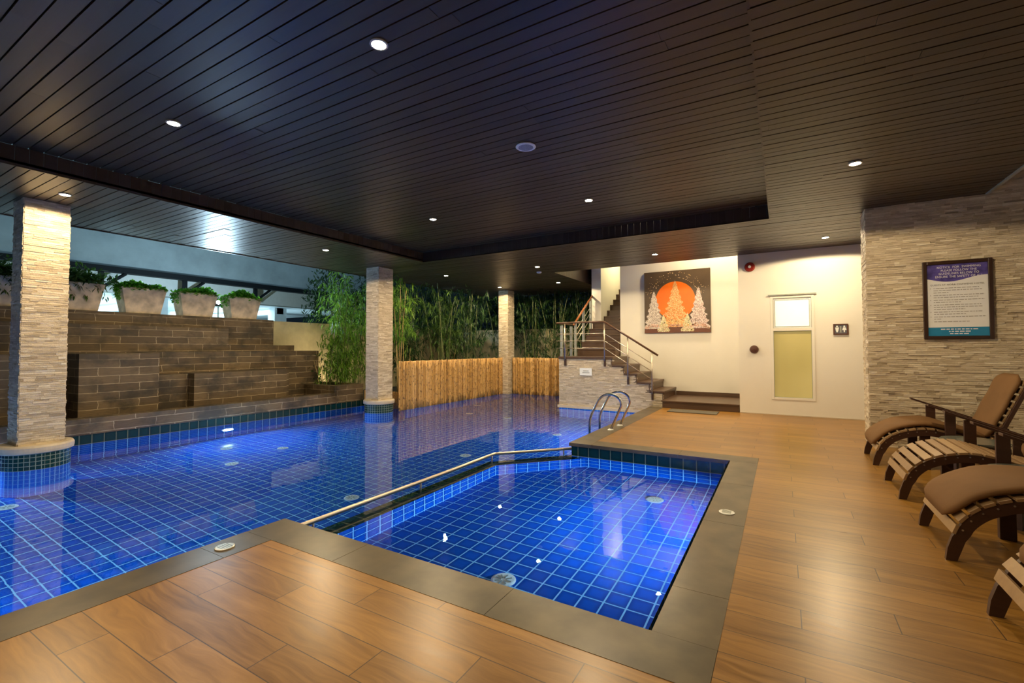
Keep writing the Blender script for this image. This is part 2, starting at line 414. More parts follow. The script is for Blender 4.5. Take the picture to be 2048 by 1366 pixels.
struct(pw, 'pool_basin', [M['tile'], M['tileg']])
dv = MB()
dv_in = [(-3.35, 2.30), (-3.40, 5.34), (-2.50, 6.33)]; dv_out = [(-3.56, 2.30), (-3.60, 5.44), (-2.71, 6.47)]
for i in range(2):
    dv.quad((*dv_in[i+1], ZF), (*dv_in[i], ZF), (*dv_in[i], -0.25), (*dv_in[i+1], -0.25), mi=0)
    dv.quad((*dv_out[i], ZF), (*dv_out[i+1], ZF), (*dv_out[i+1], -0.25), (*dv_out[i], -0.25), mi=0)
    dv.quad((*dv_out[i], -0.25), (*dv_out[i+1], -0.25), (*dv_in[i+1], -0.25), (*dv_in[i], -0.25), mi=1)
struct(dv, 'pool_divider_wall', [M['tile'], M['tileg']])
wt = MB()
W = [(-3.58,-4.0),(-3.58,2.3),(-0.61,2.3),(-0.61,6.33),(-2.71,6.33),(-2.71,11.16),(-5.12,11.16),(-5.12,13.9),(-8.45,13.9),(-8.45,8.9),(-10,8.9),(-10,-4)]
wt.add([(x,y,ZW) for x,y in W], [tuple(range(len(W)))])
struct(wt, 'pool_water', M['water'])

# underwater lamps and floor fittings
def uw_lamp(loc, facing, power, label, size=0.2, tilt=90):
    t = thing('underwater_light', label, 'pool light', loc, 'underwater lights on the pool walls')
    rz = {'-x': 0, '+x': math.pi, '-y': math.pi/2, '+y': -math.pi/2}[facing]
    t.rotation_euler = (0, 0, rz)
    MB().lathe([(0.115, 0), (0.115, 0.012), (0.09, 0.022), (0.0005, 0.022)], seg=24).build('lamp_ring', M['whiteplastic'], t).rotation_euler = (0, -math.pi/2, 0)
    MB().lathe([(0.085, 0.022), (0.07, 0.03), (0.0005, 0.034)], seg=24).build('lamp_lens', M['uwlens'], t).rotation_euler = (0, -math.pi/2, 0)
    light('AREA', 'pool_lamp_light', (-0.05, 0, 0), power, POOLC, (0, R(tilt), 0), t, shape='DISK', size=size)
uw_lamp((-0.61, 4.58, -0.45), '-x', 290, 'underwater light glowing on the near side wall of the shallow children pool', 0.2, 38)
uw_lamp((-10.0, 5.27, -0.80), '+x', 190, 'underwater light glowing on the pool wall below the stone fountain')
uw_lamp((-3.58, 0.6, -0.75), '-x', 170, 'added unseen underwater light on the main pool wall under the foreground deck')  # unseen lamp, added to light the near part of the pool
uw_lamp((-2.71, 8.9, -0.70), '-x', 110, 'added unseen underwater light on the main pool wall beneath the ladder deck')  # hidden on this wall, added for more blue light in the water
uw_lamp((-10.0, 1.2, -0.80), '+x', 110, 'added unseen underwater light on the fountain side wall near the first pillar')  # out of view, added to brighten the fountain side of the pool

FIT = [(-8.2,1.75,ZF),(-8.17,5.33,ZF),(-5.08,4.32,ZF),(-9.0,4.74,ZF),(-7.9,4.25,ZF),(-6.2,10.31,ZF),(-7.48,10.37,ZF),(-8.2,11.8,ZF),(-4.96,6.76,ZF),(-4.23,9.09,ZF),(-1.3,5.45,ZK),(-1.92,3.12,ZK)]
FLAB = ['beside the first pillar base', 'in open water before the fountain light', 'beside the pillar reflection near the deck corner', 'closest to the fountain wall light', 'between the fountain light and the deck', 'in front of the furthest pillar', 'half way along the bamboo fence', 'close under the bamboo fence', 'in the deep water behind the divider rail', 'near the ladder in deep water', 'in the shallow pool towards the stairs', 'in the shallow pool at the foreground coping']
ft = None
for (x, y, z), lb in zip(FIT, FLAB):
    if ft is None:
        ft = thing('pool_floor_inlet', '', 'pool inlet', group='round white inlets in the pool floor')
        MB().lathe([(0.10, 0), (0.10, 0.008), (0.085, 0.014), (0.0005, 0.014)], seg=24).build('inlet_rim', M['whiteplastic'], ft)
        g = MB()
        for k in range(8):
            a = k*math.pi/4; g.box((0.02, -0.006, 0.0145), (0.07, 0.006, 0.018), rot=Matrix.Rotation(a, 3, 'Z'), org=(0,0,0))
        g.build('inlet_slots', M['greysteel'], ft); o = ft
    else: o = copy_tree(ft)
    o.location = (x, y, z); o['label'] = 'round white inlet on the tiled pool floor ' + lb
def drain(x, y, lab, mat):
    t = thing('deck_drain', lab, 'drain', (x, y, 0.002), 'round drain covers in the slate coping')
    MB().lathe([(0.062, 0), (0.062, 0.006), (0.055, 0.008), (0.0005, 0.008)], seg=24).build('drain_cover', mat, t)
    g = MB()
    for k in range(-2, 3): g.box((-0.035, k*0.016-0.003, 0.008), (0.035, k*0.016+0.003, 0.0095))
    g.build('drain_grille', M['greysteel'], t)
drain(-3.40, 1.79, 'round metal drain cover in the coping beside the foreground deck corner', M['steel'])
drain(-0.43, 4.31, 'round white drain cover in the coping on the lounger side', M['whiteplastic'])

# ------------------------------------------------------------------ ledger stone
def ledger(mb, org, u, n, width, z0, z1, notch=None, dmax=0.014):
    """thin split stones laid in courses; org = corner at height 0, u = direction along wall, n = outward normal"""
    u, n, org = Vector(u), Vector(n), Vector(org)
    z = z0
    while z < z1 - 0.004:
        h = min(random.uniform(0.020, 0.036), z1 - z); x = -random.uniform(0, 0.1)
        while x < width:
            l = random.uniform(0.05, 0.24); a, b = max(x, 0), min(x + l, width); x += l
            if b - a < 0.004: continue
            if notch and not notch((a+b)/2, z + h): continue
            d = random.uniform(0.003, dmax)
            p = [org + u*a, org + u*b]
            v = [p[0], p[1], p[1]+n*d, p[0]+n*d]
            V = [(q.x, q.y, z+0.0012) for q in v] + [(q.x, q.y, z+h-0.0012) for q in v]
            tn = min(1, max(0, random.gauss(0.58, 0.22)))
            mb.add(V, [(2,3,7,6),(1,2,6,5),(3,0,4,7),(4,7,6,5),(0,1,2,3)], tn)
        z += h
def pillar(x0, y0, x1, y1, zb, label, round_base=True):
    cx, cy = (x0+x1)/2, (y0+y1)/2
    t = thing('stone_pillar', label, 'pillar', (cx, cy, 0), 'stone clad pillars along the pool')
    m = MB(); hx, hy = (x1-x0)/2 - .015, (y1-y0)/2 - .015
    ledger(m, (-hx, -hy, 0), (1,0,0), (0,-1,0), 2*hx, zb, 3.4)
    ledger(m, (hx, -hy, 0), (0,1,0), (1,0,0), 2*hy, zb, 3.4)
    ledger(m, (hx, hy, 0), (-1,0,0), (0,1,0), 2*hx, zb, 3.4)
    ledger(m, (-hx, hy, 0), (0,-1,0), (-1,0,0), 2*hy, zb, 3.4)
    m.box((-hx, -hy, zb), (hx, hy, 3.4), mi=1)
    m.build('pillar_cladding', [M['ledger'], M['ledgerback']], t)
    if round_base:
        def drum(r, z0, z1, mat, name):
            seg = 48; b = MB(); b.lathe([(r, z0), (r, z1)], seg=seg)
            o = b.build(name, mat, t, smooth=False); uv = o.data.uv_layers[0].data
            for p in o.data.polygons:
                if abs(p.normal.z) < 0.5:
                    ks = [o.data.loops[l].vertex_index % seg for l in p.loop_indices]
                    for l, k in zip(p.loop_indices, ks):
                        if max(ks) - min(ks) > 1 and k == 0: k = seg
                        uv[l].uv = (k/seg*2*math.pi*r, o.data.vertices[o.data.loops[l].vertex_index].co.z)
            return o
        drum(0.345, ZF, ZW, M['mosb'], 'submerged_base')
        drum(0.346, ZW, 0.02, M['mosg'], 'mosaic_band')
        c = MB(); c.lathe([(0.345, 0.015), (0.375, 0.03), (0.38, 0.06), (0.38, 0.10), (0.365, 0.125), (0.0005, 0.128)], seg=48)
        c.build('base_cap', M['capstone'], t, smooth=False)
    return t
pillar(-9.03, 1.90, -8.58, 2.38, 0.125, 'stone clad pillar at the near end of the pool, widest in view')
pillar(-8.95, 8.00, -8.50, 8.50, 0.125, 'stone clad pillar on a rounded mosaic base between fountain and bamboo fence')
pillar(-8.57, 13.6, -8.17, 14.05, -0.3, 'furthest stone clad pillar standing at the corner of the bamboo fence', False)

# stone clad wall on the right
sw = MB()
ledger(sw, (1.06, 8.27, 0), (1,0,0), (0,-1,0), 3.2, 0.0, 4.6, None, 0.022)
ledger(sw, (1.06, 8.69, 0), (0,-1,0), (-1,0,0), 0.42, 0.0, 4.6)
sw.box((1.06, 8.27, 0), (4.26, 8.69, 4.6), mi=1)
struct(sw, 'wall_right', [M['ledger'], M['ledgerback']])

# ------------------------------------------------------------------ plaster walls
YB, YP = 11.02, 12.6
wb = MB(); wb.box((-0.81, YB, -0.1), (-0.21, YB+.15, 3.6)); wb.box((0.56, YB, -0.1), (4.2, YB+.15, 3.6))
wb.box((-0.21, YB, -0.1), (0.56, YB+.15, 0.32)); wb.box((-0.21, YB, 2.47), (0.56, YB+.15, 3.6))
wb.box((-0.81, YB+.151, -0.1), (-0.66, YP+.2, 4.6))
struct(wb, 'wall_back', M['white'])
bb = MB(); bb.box((-0.805, YB-.012, 0.0), (4.2, YB-.0005, 0.018)); struct(bb, 'baseboard_back', M['capstone'])
wp = MB(); wp.box((-3.9, YP, -0.1), (-0.66, YP+.15, 4.6)); struct(wp, 'wall_painting', M['white'])
ws = MB(); ws.box((-3.9, YP+.151, 0.5), (-3.75, 16.6, 5.2)); ws.box((-5.05, 16.6, 0.5), (-3.6, 16.75, 5.2)); ws.box((-5.05, 13.42, 1.0), (-4.75, 16.6, 5.2))
struct(ws, 'wall_stairwell', M['white'])
wr = MB(); wr.box((4.2, -4, -0.1), (4.35, 11.2, 4.6)); wr.box((-3.2, -4.15, -0.1), (4.35, -4.0, 4.6)); struct(wr, 'wall_side', M['white'])

# window 1
w = MB()
x0, x1, z0, z1, zm = -0.21, 0.56, 0.32, 2.47, 1.77; fw = 0.05
for a, b in (((x0, z0), (x0+fw, z1)), ((x1-fw, z0), (x1, z1)), ((x0+fw, z0), (x1-fw, z0+fw)), ((x0+fw, z1-fw), (x1-fw, z1)), ((x0+fw, zm-.03), (x1-fw, zm+.03))):
    w.box((a[0], YB-.012, a[1]), (b[0], YB+.07, b[1]))
win = struct(w, 'window_1', M['white'], bevel=0.004)
s = MB()
for a, b in (((x0+fw, zm+.03), (x0+fw+.03, z1-fw)), ((x1-fw-.03, zm+.03), (x1-fw, z1-fw)), ((x0+fw+.03, zm+.03), (x1-fw-.03, zm+.06)), ((x0+fw+.03, z1-fw-.03), (x1-fw-.03, z1-fw))):
    s.box((a[0], YB+.01, a[1]), (b[0], YB+.045, b[1]))
s.build('window_sash', M['whiteplastic'], win)
gk = MB()
for (a0, b0, a1, b1) in ((x0+fw, z0+fw, x1-fw, zm-.03), (x0+fw+.03, zm+.06, x1-fw-.03, z1-fw-.03), (x0+fw, zm+.03, x1-fw, z1-fw)):
    g_ = .007
    gk.box((a0, YB+.004, b0), (a0+g_, YB+.024, b1)); gk.box((a1-g_, YB+.004, b0), (a1, YB+.024, b1)); gk.box((a0+g_, YB+.004, b0), (a1-g_, YB+.024, b0+g_)); gk.box((a0+g_, YB+.004, b1-g_), (a1-g_, YB+.024, b1))
gk.build('window_gasket', M['greysteel'], win)
hd = MB(); hd.box((x0-.04, YB-.035, z1+.005), (x1+.04, YB-.0, z1+.03)); hd.build('window_hood', M['greysteel'], win)
def lit_glass(name, lo, hi, st):
    m, nt, bs = new_mat(name)
    sp = N(nt, 'ShaderNodeSeparateXYZ'); nt.links.new(pos(nt), sp.inputs[0])
    c = ramp(nt, noise(nt, mapping(nt, pos(nt), (1, 1, .5)), 1.2, 2), [(0.3, lo), (0.7, hi)])
    nt.links.new(c, bs.inputs['Base Color']); nt.links.new(c, bs.inputs['Emission Color'])
    bs.inputs['Emission Strength'].default_value = st; bs.inputs['Roughness'].default_value = 0.35
    return m
g1 = MB(); g1.box((x0+fw, YB+.03, z0+fw), (x1-fw, YB+.04, zm-.03)); g1.build('frosted_pane', lit_glass('frosted_green_glass', (0.38, 0.31, 0.10), (0.50, 0.42, 0.16), 0.36), win)
g2 = MB(); g2.box((x0+fw+.03, YB+.025, zm+.06), (x1-fw-.03, YB+.035, z1-fw-.03)); g2.build('frosted_top_pane', lit_glass('frosted_white_glass', (0.80, 0.80, 0.60), (0.9, 0.9, 0.72), 0.75), win)

# ------------------------------------------------------------------ ceilings
def boards(mb, x0, x1, y0, y1, z, pitch, hole=None, th=0.018, gap=0.012, mi=0):
    y = y0
    while y < y1 - 0.02:
        yb = min(y + pitch - gap, y1); spans = [(x0, x1)]
        if hole and y + pitch > hole[2] and y < hole[3]: spans = [(x0, hole[0]), (hole[1], x1)]
        for (a, b) in spans:
            if b - a < .02: continue
            x = a - random.uniform(0, 2.2)
            while x < b:
                xe = x + random.uniform(2.0, 3.4); p, q = max(x, a), min(xe, b); x = xe
                if q - p > 0.01:
                    dz = random.uniform(-.002, .002)
                    mb.box((p+.001, y, z+dz), (q-.001, yb, z+th), random.random(), mi)
        y += pitch
LZ, TZ = 3.40, 3.62
c = MB()
boards(c, -9.95, -7.2, -4.0, 8.13, LZ, 0.113)
boards(c, -0.15, 2.31, -4.0, 8.13, LZ, 0.113)
boards(c, -9.95, 2.31, 8.13, 11.05, LZ, 0.113)
boards(c, -9.95, -5.2, 11.05, 15.4, LZ, 0.113)
boards(c, -0.75, 4.2, 11.05, 11.3, LZ, 0.113)
boards(c, 2.31, 4.2, 8.7, 11.05, LZ, 0.113)
c.box((-9.95, -4, LZ+.03), (-7.2, 15.4, LZ+.06), mi=1); c.box((-0.15, -4, LZ+.03), (2.31, 8.1, LZ+.06), mi=1); c.box((-7.2, 8.16, LZ+.03), (2.31, 11.03, LZ+.06), mi=1)
c.box((-7.2, 11.03, LZ+.03), (-5.22, 15.4, LZ+.06), mi=1)
struct(c, 'ceiling_lower', [M['ceil'], M['black']])
c = MB(); boards(c, -7.2, -0.15, -4.0, 8.13, TZ, 0.125)
c.box((-7.25, -4, TZ+.03), (-0.1, 8.2, TZ+.06), mi=1)
struct(c, 'ceiling_raised', [M['ceil'], M['black']])
c = MB()
y = -4.0
while y < 8.12: c.box((-7.215, y, LZ), (-7.2, y+.112, TZ), random.random()); c.box((-0.15, y, LZ), (-0.135, y+.112, TZ), random.random()); y += .115
x = -7.2
while x < -0.16: c.box((x, 8.13, LZ), (min(x+.112, -.15), 8.145, TZ), random.random()); x += .115
# soffit of the stair opening
y = 11.05
while y < 16: c.box((-5.215, y, LZ), (-5.2, y+.112, 4.1), random.random()); y += .115
x = -5.2
while x < -0.8: c.box((x, 11.05, LZ-.0), (x+.112, 11.065, 4.6), random.random()); x += .115
c.box((-9.99, -4, LZ-.01), (-9.95, 15.4, LZ+.25)); c.box((-9.95, 15.4, LZ-.01), (-5.2, 15.44, LZ+.25))
struct(c, 'ceiling_fascia', M['ceil_v'])
c = MB(); c.box((-5.25, 11.07, 5.2), (-0.6, 16.8, 5.3)); struct(c, 'ceiling_stairwell', M['white'])
c = MB(); c.box((2.31, -4, 3.385), (2.345, 8.24, 3.52)); struct(c, 'trim_2', M['greysteel'])
c = MB(); boards(c, 2.345, 4.2, -4, 8.24, 4.3, 0.113); c.box((2.31, -4, 3.52), (2.345, 8.24, 4.33)); struct(c, 'ceiling_side', M['ceil'])

# ------------------------------------------------------------------ downlights
GRID = [(-7.97, 2.14, LZ, .72, 'beside the first pillar'), (-7.96, 6.07, LZ, 1, 'over the pool before the fountain'), (-7.95, 9.93, LZ, 1, 'over the bamboo fence side of the pool'),
        (-7.98, 12.76, LZ, 1, 'just in front of the furthest pillar'), (-5.16, 9.99, LZ, 1, 'in the low ceiling beside the smoke detector'), (-5.88, 12.77, LZ, 1, 'furthest back, behind the stair landing'),
        (-2.32, 9.96, LZ, 1, 'in front of the painting'), (0.7, 10.01, LZ, 1, 'in front of the frosted window'), (0.71, 6.13, LZ, 1, 'over the loungers and deck'),
        (-2.5, 2.34, TZ, 1.25, 'largest in view, over the foreground deck'), (-5.12, 2.15, TZ, 1.25, 'in the raised ceiling over the near pool'),
        (-5.14, 6.06, TZ, 1, 'in the raised ceiling over the middle of the pool'), (-2.47, 6.47, TZ, 1, 'in the raised ceiling over the far end of the shallow pool'),
        (-2.5, -1.6, TZ, 0.8, 'behind the foreground deck')]
PW = 185
dl = None
for (x, y, z, k, lb) in GRID:
    if dl is None:
        dl = thing('ceiling_downlight', '', 'ceiling light', group='warm downlights recessed in the ceiling')
        MB().lathe([(0.062, 0.0), (0.066, -0.012), (0.052, -0.014), (0.046, -0.004)], seg=24).build('lamp_trim', M['trim'], dl)
        MB().disc((0, 0, -0.0135), 0.053, '-z').build('lamp_lens', M['lens'], dl)
        o = dl
    else: o = copy_tree(dl)
    o.location = (x, y, z); o['label'] = 'small warm ceiling downlight ' + lb
    light('SPOT', 'downlight_light', (x, y, z-.03), PW*k, WARM, spot_size=R(167), spot_blend=0.10, shadow_soft_size=0.045)
# the stairwell lamp
light('AREA', 'stairwell_light', (-4.3, 14.6, 5.1), 60, (1.0, 0.86, 0.50), (0, 0, 0), shape='DISK', size=0.5)
light('AREA', 'added_recess_light', (-1.5, 11.9, 4.9), 130, WARM, (0, 0, 0), shape='DISK', size=0.3)  # unseen area light added above the opening to brighten the painting wall

sp_ = thing('ceiling_speaker', 'round white ceiling speaker in the raised dark ceiling', 'speaker', (-2.4, 4.38, TZ))
MB().lathe([(0.105, 0), (0.112, -0.012), (0.100, -0.020), (0.080, -0.018)], seg=32).build('speaker_ring', M['whiteplastic'], sp_)
MB().disc((0, 0, -0.0185), 0.082, '-z', 32).build('speaker_grille', simple('speaker_mesh', (0.30, 0.32, 0.36), 0.6, 0.3, 0.3, 90), sp_)
sd = thing('smoke_detector', 'small white smoke detector on the low ceiling near the stairs', 'smoke detector', (-5.5, 10.75, LZ))
MB().lathe([(0.065, 0), (0.065, -0.02), (0.05, -0.035), (0.0005, -0.035)], seg=24).build('detector_body', M['whiteplastic'], sd)

# ------------------------------------------------------------------ stepped stone fountain
F = thing('stepped_fountain', 'tall stepped water feature of brown slate planks behind the pool', 'fountain', (0, 0, 0))
def fb(name, a, b): MB().box(a, b).build(name, M['brick'], F, bevel=0.006)
def ledge():
    m = MB(); m.box((-10.22, -4, -0.035), (-9.985, 7.95, 0.24)); m.build('basin_ledge', M['brick'], F, bevel=0.008)
ledge()
fb('tier_block', (-11.3, 3.11, 0.0), (-10.7, 4.33, 1.31))
fb('recessed_panel', (-11.3, 4.33, 0.0), (-10.95, 4.98, 0.86))
fb('low_block', (-11.3, 4.96, 0.0), (-10.7, 7.06, 0.87))
fb('low_block_end', (-11.3, 7.06, 0.0), (-10.9, 7.25, 0.87))
fb('second_tier', (-11.8, 2.6, 0.0), (-11.3, 8.42, 1.33))
fb('tier_block_near', (-11.3, -3.0, 0.0), (-10.85, 2.45, 1.31))
fb('second_tier_near', (-11.8, -4.0, 0.0), (-11.3, 2.6, 1.33))
fb('third_tier', (-11.9, -4.0, 1.2), (-11.6, 6.12, 1.88))
fb('third_tier_step', (-11.9, 6.12, 1.2), (-11.62, 7.88, 1.48))
fb('top_wall', (-12.38, -4.0, 0.0), (-11.9, 7.45, 2.16))
MB().box((-11.3, -4, -0.03), (-10.2, 7.95, 0.02)).build('basin_floor', M['soil'], F)
pb = MB(); pb.box((-10.25, 7.96, -0.035), (-10.02, 8.9, 0.42)); pb.box((-11.8, 7.96, 0.0), (-10.25, 8.15, 0.42)); pb.box((-11.8, 8.8, 0.0), (-10.25, 8.9, 0.42)); pb.box((-11.8, 8.16, 0.0), (-10.25, 8.79, 0.34), mi=1)
tb = pb.build('garden_planter_wall', [M['brick'], M['soil']], bevel=0.006, label='low brown slate planter wall between the fountain and the second pillar', category='planter')

# boundary walls and ground outside
bw = MB(); bw.box((-12.6, 7.46, -0.2), (-12.4, 16.2, 2.17)); bw.box((-12.4, 16.0, -0.2), (-5.05, 16.2, 2.14)); bw.box((-12.6, -6, -0.2), (-12.4, 7.44, 2.1))
struct(bw, 'wall_boundary', M['cream'])
gr = MB(); gr.box((-60, -30, -0.3), (-12.6, 60, -0.05)); gr.box((-12.4, 9.0, -0.3), (-8.6, 16, -0.02)); gr.box((-8.6, 13.95, -0.3), (-5.2, 16, -0.02)); gr.box((-12.6, 16.2, -0.3), (10, 60, -0.05))
struct(gr, 'ground_outside', M['night'])

# ------------------------------------------------------------------ foliage helpers
def leaf(mb, p, d, L, wd, tn, droop=0.3):
    d = Vector(d).normalized(); s = d.cross(Vector((random.uniform(-.4,.4), random.uniform(-.4,.4), 1))).normalized() * wd
    p = Vector(p); m1 = p + d*L*0.4 + Vector((0,0,-droop*L*0.1)); e = p + d*L + Vector((0,0,-droop*L*0.6))
    mb.add([p, m1 + s, e, m1 - s], [(0,1,2,3)], tn)
def rdir(): 
    v = Vector((random.gauss(0,1), random.gauss(0,1), random.gauss(0,1))); return v.normalized()
PLANTERS = [(2.36, 'half hidden behind the first pillar'), (3.44, 'overgrown with dark fern-like leaves beside the first pillar'), (4.53, 'with dark leaves trailing over its left side'), (5.61, 'with bright ground cover, left of the floodlight gap'), (6.70, 'with bright ground cover, nearest the bamboo')]
pot0 = None
def pot_mesh():
    wt_, wb_, dt, db, h = 0.41, 0.315, 0.23, 0.17, 0.55; t = 0.035
    V = []
    for (a, b, z) in ((wb_, db, 0), (wt_, dt, h), (wt_-t, dt-t, h), (wt_-t-.01, dt-t-.01, h-.06)):
        V += [(-b, -a, z), (b, -a, z), (b, a, z), (-b, a, z)]
    F_ = [(3,2,1,0)]
    for k in range(3):
        for i in range(4): F_.append((4*k+i, 4*k+(i+1)%4, 4*k+4+(i+1)%4, 4*k+4+i))
    m = MB(); m.add(V, F_); return m
for i, (cy, lb) in enumerate(PLANTERS):
    t = thing('concrete_planter', 'tapered concrete planter on the fountain wall ' + lb, 'planter', (-12.14, cy, 2.16), 'planters along the top of the fountain')
    pot_mesh().build('pot', M['pot'], t, bevel=0.008)
    MB().box((-.18, -.36, .42), (.18, .36, .50)).build('soil', M['soil'], t)
    lm = MB()
    if i < 2:
        for k in range(120):
            b = Vector((random.uniform(-.16,.16), random.uniform(-.28,.28), .5)); d = Vector((random.uniform(-.7,.9), random.uniform(-1,1), random.uniform(.2,1.2))).normalized()
            ln = random.uniform(.25,.55)
            for j in range(12):
                q = b + d*ln*j/12 + Vector((0,0,-0.25*(ln*j/12)**2)); leaf(lm, q, d*.5 + rdir()*.9, random.uniform(.10,.19), .026, random.random())
        for k in range(9):
            b = Vector((.2, random.uniform(-.3,.4), .55))
            for j in range(9): leaf(lm, b + Vector((.03*math.sin(j), .02*j, -.035*j)), Vector((.3, random.uniform(-1,1), -1)), .09, .014, random.random())
    else:
        for k in range(1300):
            yy = random.uniform(-.40,.40); xx = random.uniform(-.21,.24)
            hh = .50 + (.17 + .05*math.sin(yy*9+i*2))*random.random()*(1-(yy/.5)**2); leaf(lm, (xx, yy, hh), rdir()*.7 + Vector((.3,0,.5)), random.uniform(.05,.10), .034, random.random())
        for k in range(90):
            leaf(lm, (random.uniform(-.15,.2), -.40 - random.random()*.06, .53 - random.random()*.22), rdir()+Vector((0,-.5,-.5)), .06, .02, random.random()*.5)
    if i == 2:
        for k in range(30):
            b = Vector((random.uniform(-.1,.15), -.34, .55)); d = Vector((random.uniform(-.3,.5), -1, random.uniform(-.2,.9))).normalized()
            for j in range(8): leaf(lm, b + d*.03*j, d + rdir()*.8, .09, .012, random.random()*.3)
    lm.build('foliage', M['leafk'] if i < 2 else M['leafb'], t, kind='stuff')

# bamboo clumps beyond the fence
def bamboo(x, y, h, nst, nl, spread, label, leaf_mat, culm_mat, base=0.0, low=0.8, lean=0.5, yellow=False):
    t = thing('bamboo_clump', label, 'bamboo', (x, y, base), 'bamboo and shrubs behind the fence')
    lm = MB(); tips = []
    for k in range(nst):
        a = random.uniform(0, 2*math.pi); r = random.uniform(0, 0.28); p0 = Vector((r*math.cos(a), r*math.sin(a), 0))
        ln = Vector((random.uniform(-1,1), random.uniform(-1,1), 0)) * lean; hh = h*random.uniform(.75, 1.05)
        pts = [p0 + ln*((j/8.0)**2)*0.9 + Vector((0,0,hh*j/8.0)) for j in range(9)]
        m = MB(); r0 = random.uniform(.012, .022)
        m.tube(pts, [r0*(1-.06*j) for j in range(9)], 7)
        for j in range(1, int(hh/.28)):
            f = j*.28/hh*8; i0 = min(int(f), 7); q = pts[i0].lerp(pts[i0+1], f-i0); m.tube([q-Vector((0,0,.006)), q+Vector((0,0,.006))], r0*1.25, 7)
        m.build('bamboo_stalk', culm_mat, t, smooth=True)
        tips.append(pts)
    for k in range(nl//7):
        pts = random.choice(tips); f = random.uniform(low/h*8, 8) ; f = min(f, 7.99); i0 = int(f)
        c0 = pts[i0].lerp(pts[i0+1], f-i0) + rdir()*random.uniform(.05, spread)
        bd = rdir() + Vector((0,0,-.3))
        for j in range(7): leaf(lm, c0 + bd*.035*j, bd*.6 + rdir()*.7 + Vector((0,0,-.35)), random.uniform(.11,.21), random.uniform(.010,.017), random.random(), .5)
    lm.build('foliage', leaf_mat, t, kind='stuff')
    return t
bamboo(-10.9, 8.75, 3.3, 7, 3600, .55, 'bright green bamboo beside the second pillar, catching the warm light', M['leafm'], M['culm'], .3, .25, .5)
bamboo(-11.5, 9.8, 3.6, 6, 2200, .7, 'leafy bamboo right behind the planter wall', M['leafm'], M['culm'], 0, .9)
bamboo(-9.4, 9.6, 3.5, 6, 1500, .6, 'bamboo with yellow canes just past the second pillar', M['leafm'], M['culmy'], 0, 1.7, .6)
xs = [(-10.3,10.8,'with thin straight canes against the cream wall'),(-9.5,11.6,'with dense leaves over the middle of the fence'),(-11.3,12.2,'in the shade behind the middle canes'),(-9.3,12.9,'left of the furthest pillar'),(-10.6,13.8,'deep in the dark garden corner'),(-9.0,14.6,'directly behind the furthest pillar'),(-7.9,14.9,'right of the furthest pillar'),(-6.9,14.7,'behind the short run of fence'),(-6.0,15.2,'beside the stair landing railing'),(-11.9,14.9,'at the far end of the cream boundary wall')]
for i, (x, y, lb) in enumerate(xs):
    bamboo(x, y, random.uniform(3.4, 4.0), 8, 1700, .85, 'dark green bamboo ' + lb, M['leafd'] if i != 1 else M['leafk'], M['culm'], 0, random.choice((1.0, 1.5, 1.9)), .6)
def shrub(x, y, h, n, label):
    t = thing('garden_shrub', label, 'shrub', (x, y, 0), 'small shrubs in the garden strip')
    m = MB(); lm = MB()
    for k in range(6):
        a = random.uniform(0, 6.28); e = Vector((.3*math.cos(a), .3*math.sin(a), h*random.uniform(.7,1)))
        m.tube([(0,0,0), e*.5+Vector((0,0,.05)), e], [.012,.009,.004], 6)
        for j in range(n//6): leaf(lm, e*random.uniform(.35,1.05) + rdir()*.12, rdir(), random.uniform(.07,.13), .022, random.random())
    m.build('stems', M['culmy'], t, smooth=True); lm.build('foliage', M['leafd'], t, kind='stuff')
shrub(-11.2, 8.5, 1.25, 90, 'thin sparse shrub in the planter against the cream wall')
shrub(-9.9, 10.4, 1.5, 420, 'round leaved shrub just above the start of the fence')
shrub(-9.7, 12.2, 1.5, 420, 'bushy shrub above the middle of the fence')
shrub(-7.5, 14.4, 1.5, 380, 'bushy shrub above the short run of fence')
GS = thing('added_garden_spotlight', 'added small black garden spotlight, unseen behind the fountain end, shining on the cream wall', 'garden light', (-12.0, 8.62, -.02))  # fixture and lamp added to brighten the cream wall
MB().tube([(0, 0, 0), (0, 0, .10)], .012, 8).build('spike', M['darkmetal'], GS)
MB().tube([(.05, -.03, .09), (-.03, .03, .15)], .035, 14).build('lamp_head', M['darkmetal'], GS)
light('SPOT', 'added_garden_spot', (-12.0, 8.7, .22), 75, WARM, Vector((-.45, 1.0, 1.1)).to_track_quat('-Z', 'Y').to_euler(), spot_size=R(150), spot_blend=.8, shadow_soft_size=.03)
# a backdrop hedge row of dark trees beyond the wall
TR = [(-12.5+i*1.05, 18.2+(i % 2)*.8) for i in range(9)] + [(-14.4, 11.2), (-14.2, 13.0), (-14.6, 14.8), (-13.8, 16.4)]
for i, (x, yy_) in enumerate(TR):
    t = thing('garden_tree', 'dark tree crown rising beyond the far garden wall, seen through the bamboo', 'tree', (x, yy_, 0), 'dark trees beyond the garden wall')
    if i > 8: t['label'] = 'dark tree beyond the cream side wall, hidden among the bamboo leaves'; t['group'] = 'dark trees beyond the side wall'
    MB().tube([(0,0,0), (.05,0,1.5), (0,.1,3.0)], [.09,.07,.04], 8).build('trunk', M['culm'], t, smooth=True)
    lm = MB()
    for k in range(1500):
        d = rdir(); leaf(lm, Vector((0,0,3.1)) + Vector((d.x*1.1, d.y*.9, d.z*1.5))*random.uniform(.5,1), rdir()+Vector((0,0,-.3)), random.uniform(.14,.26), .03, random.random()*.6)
    lm.build('foliage', M['leafd'], t, kind='stuff')

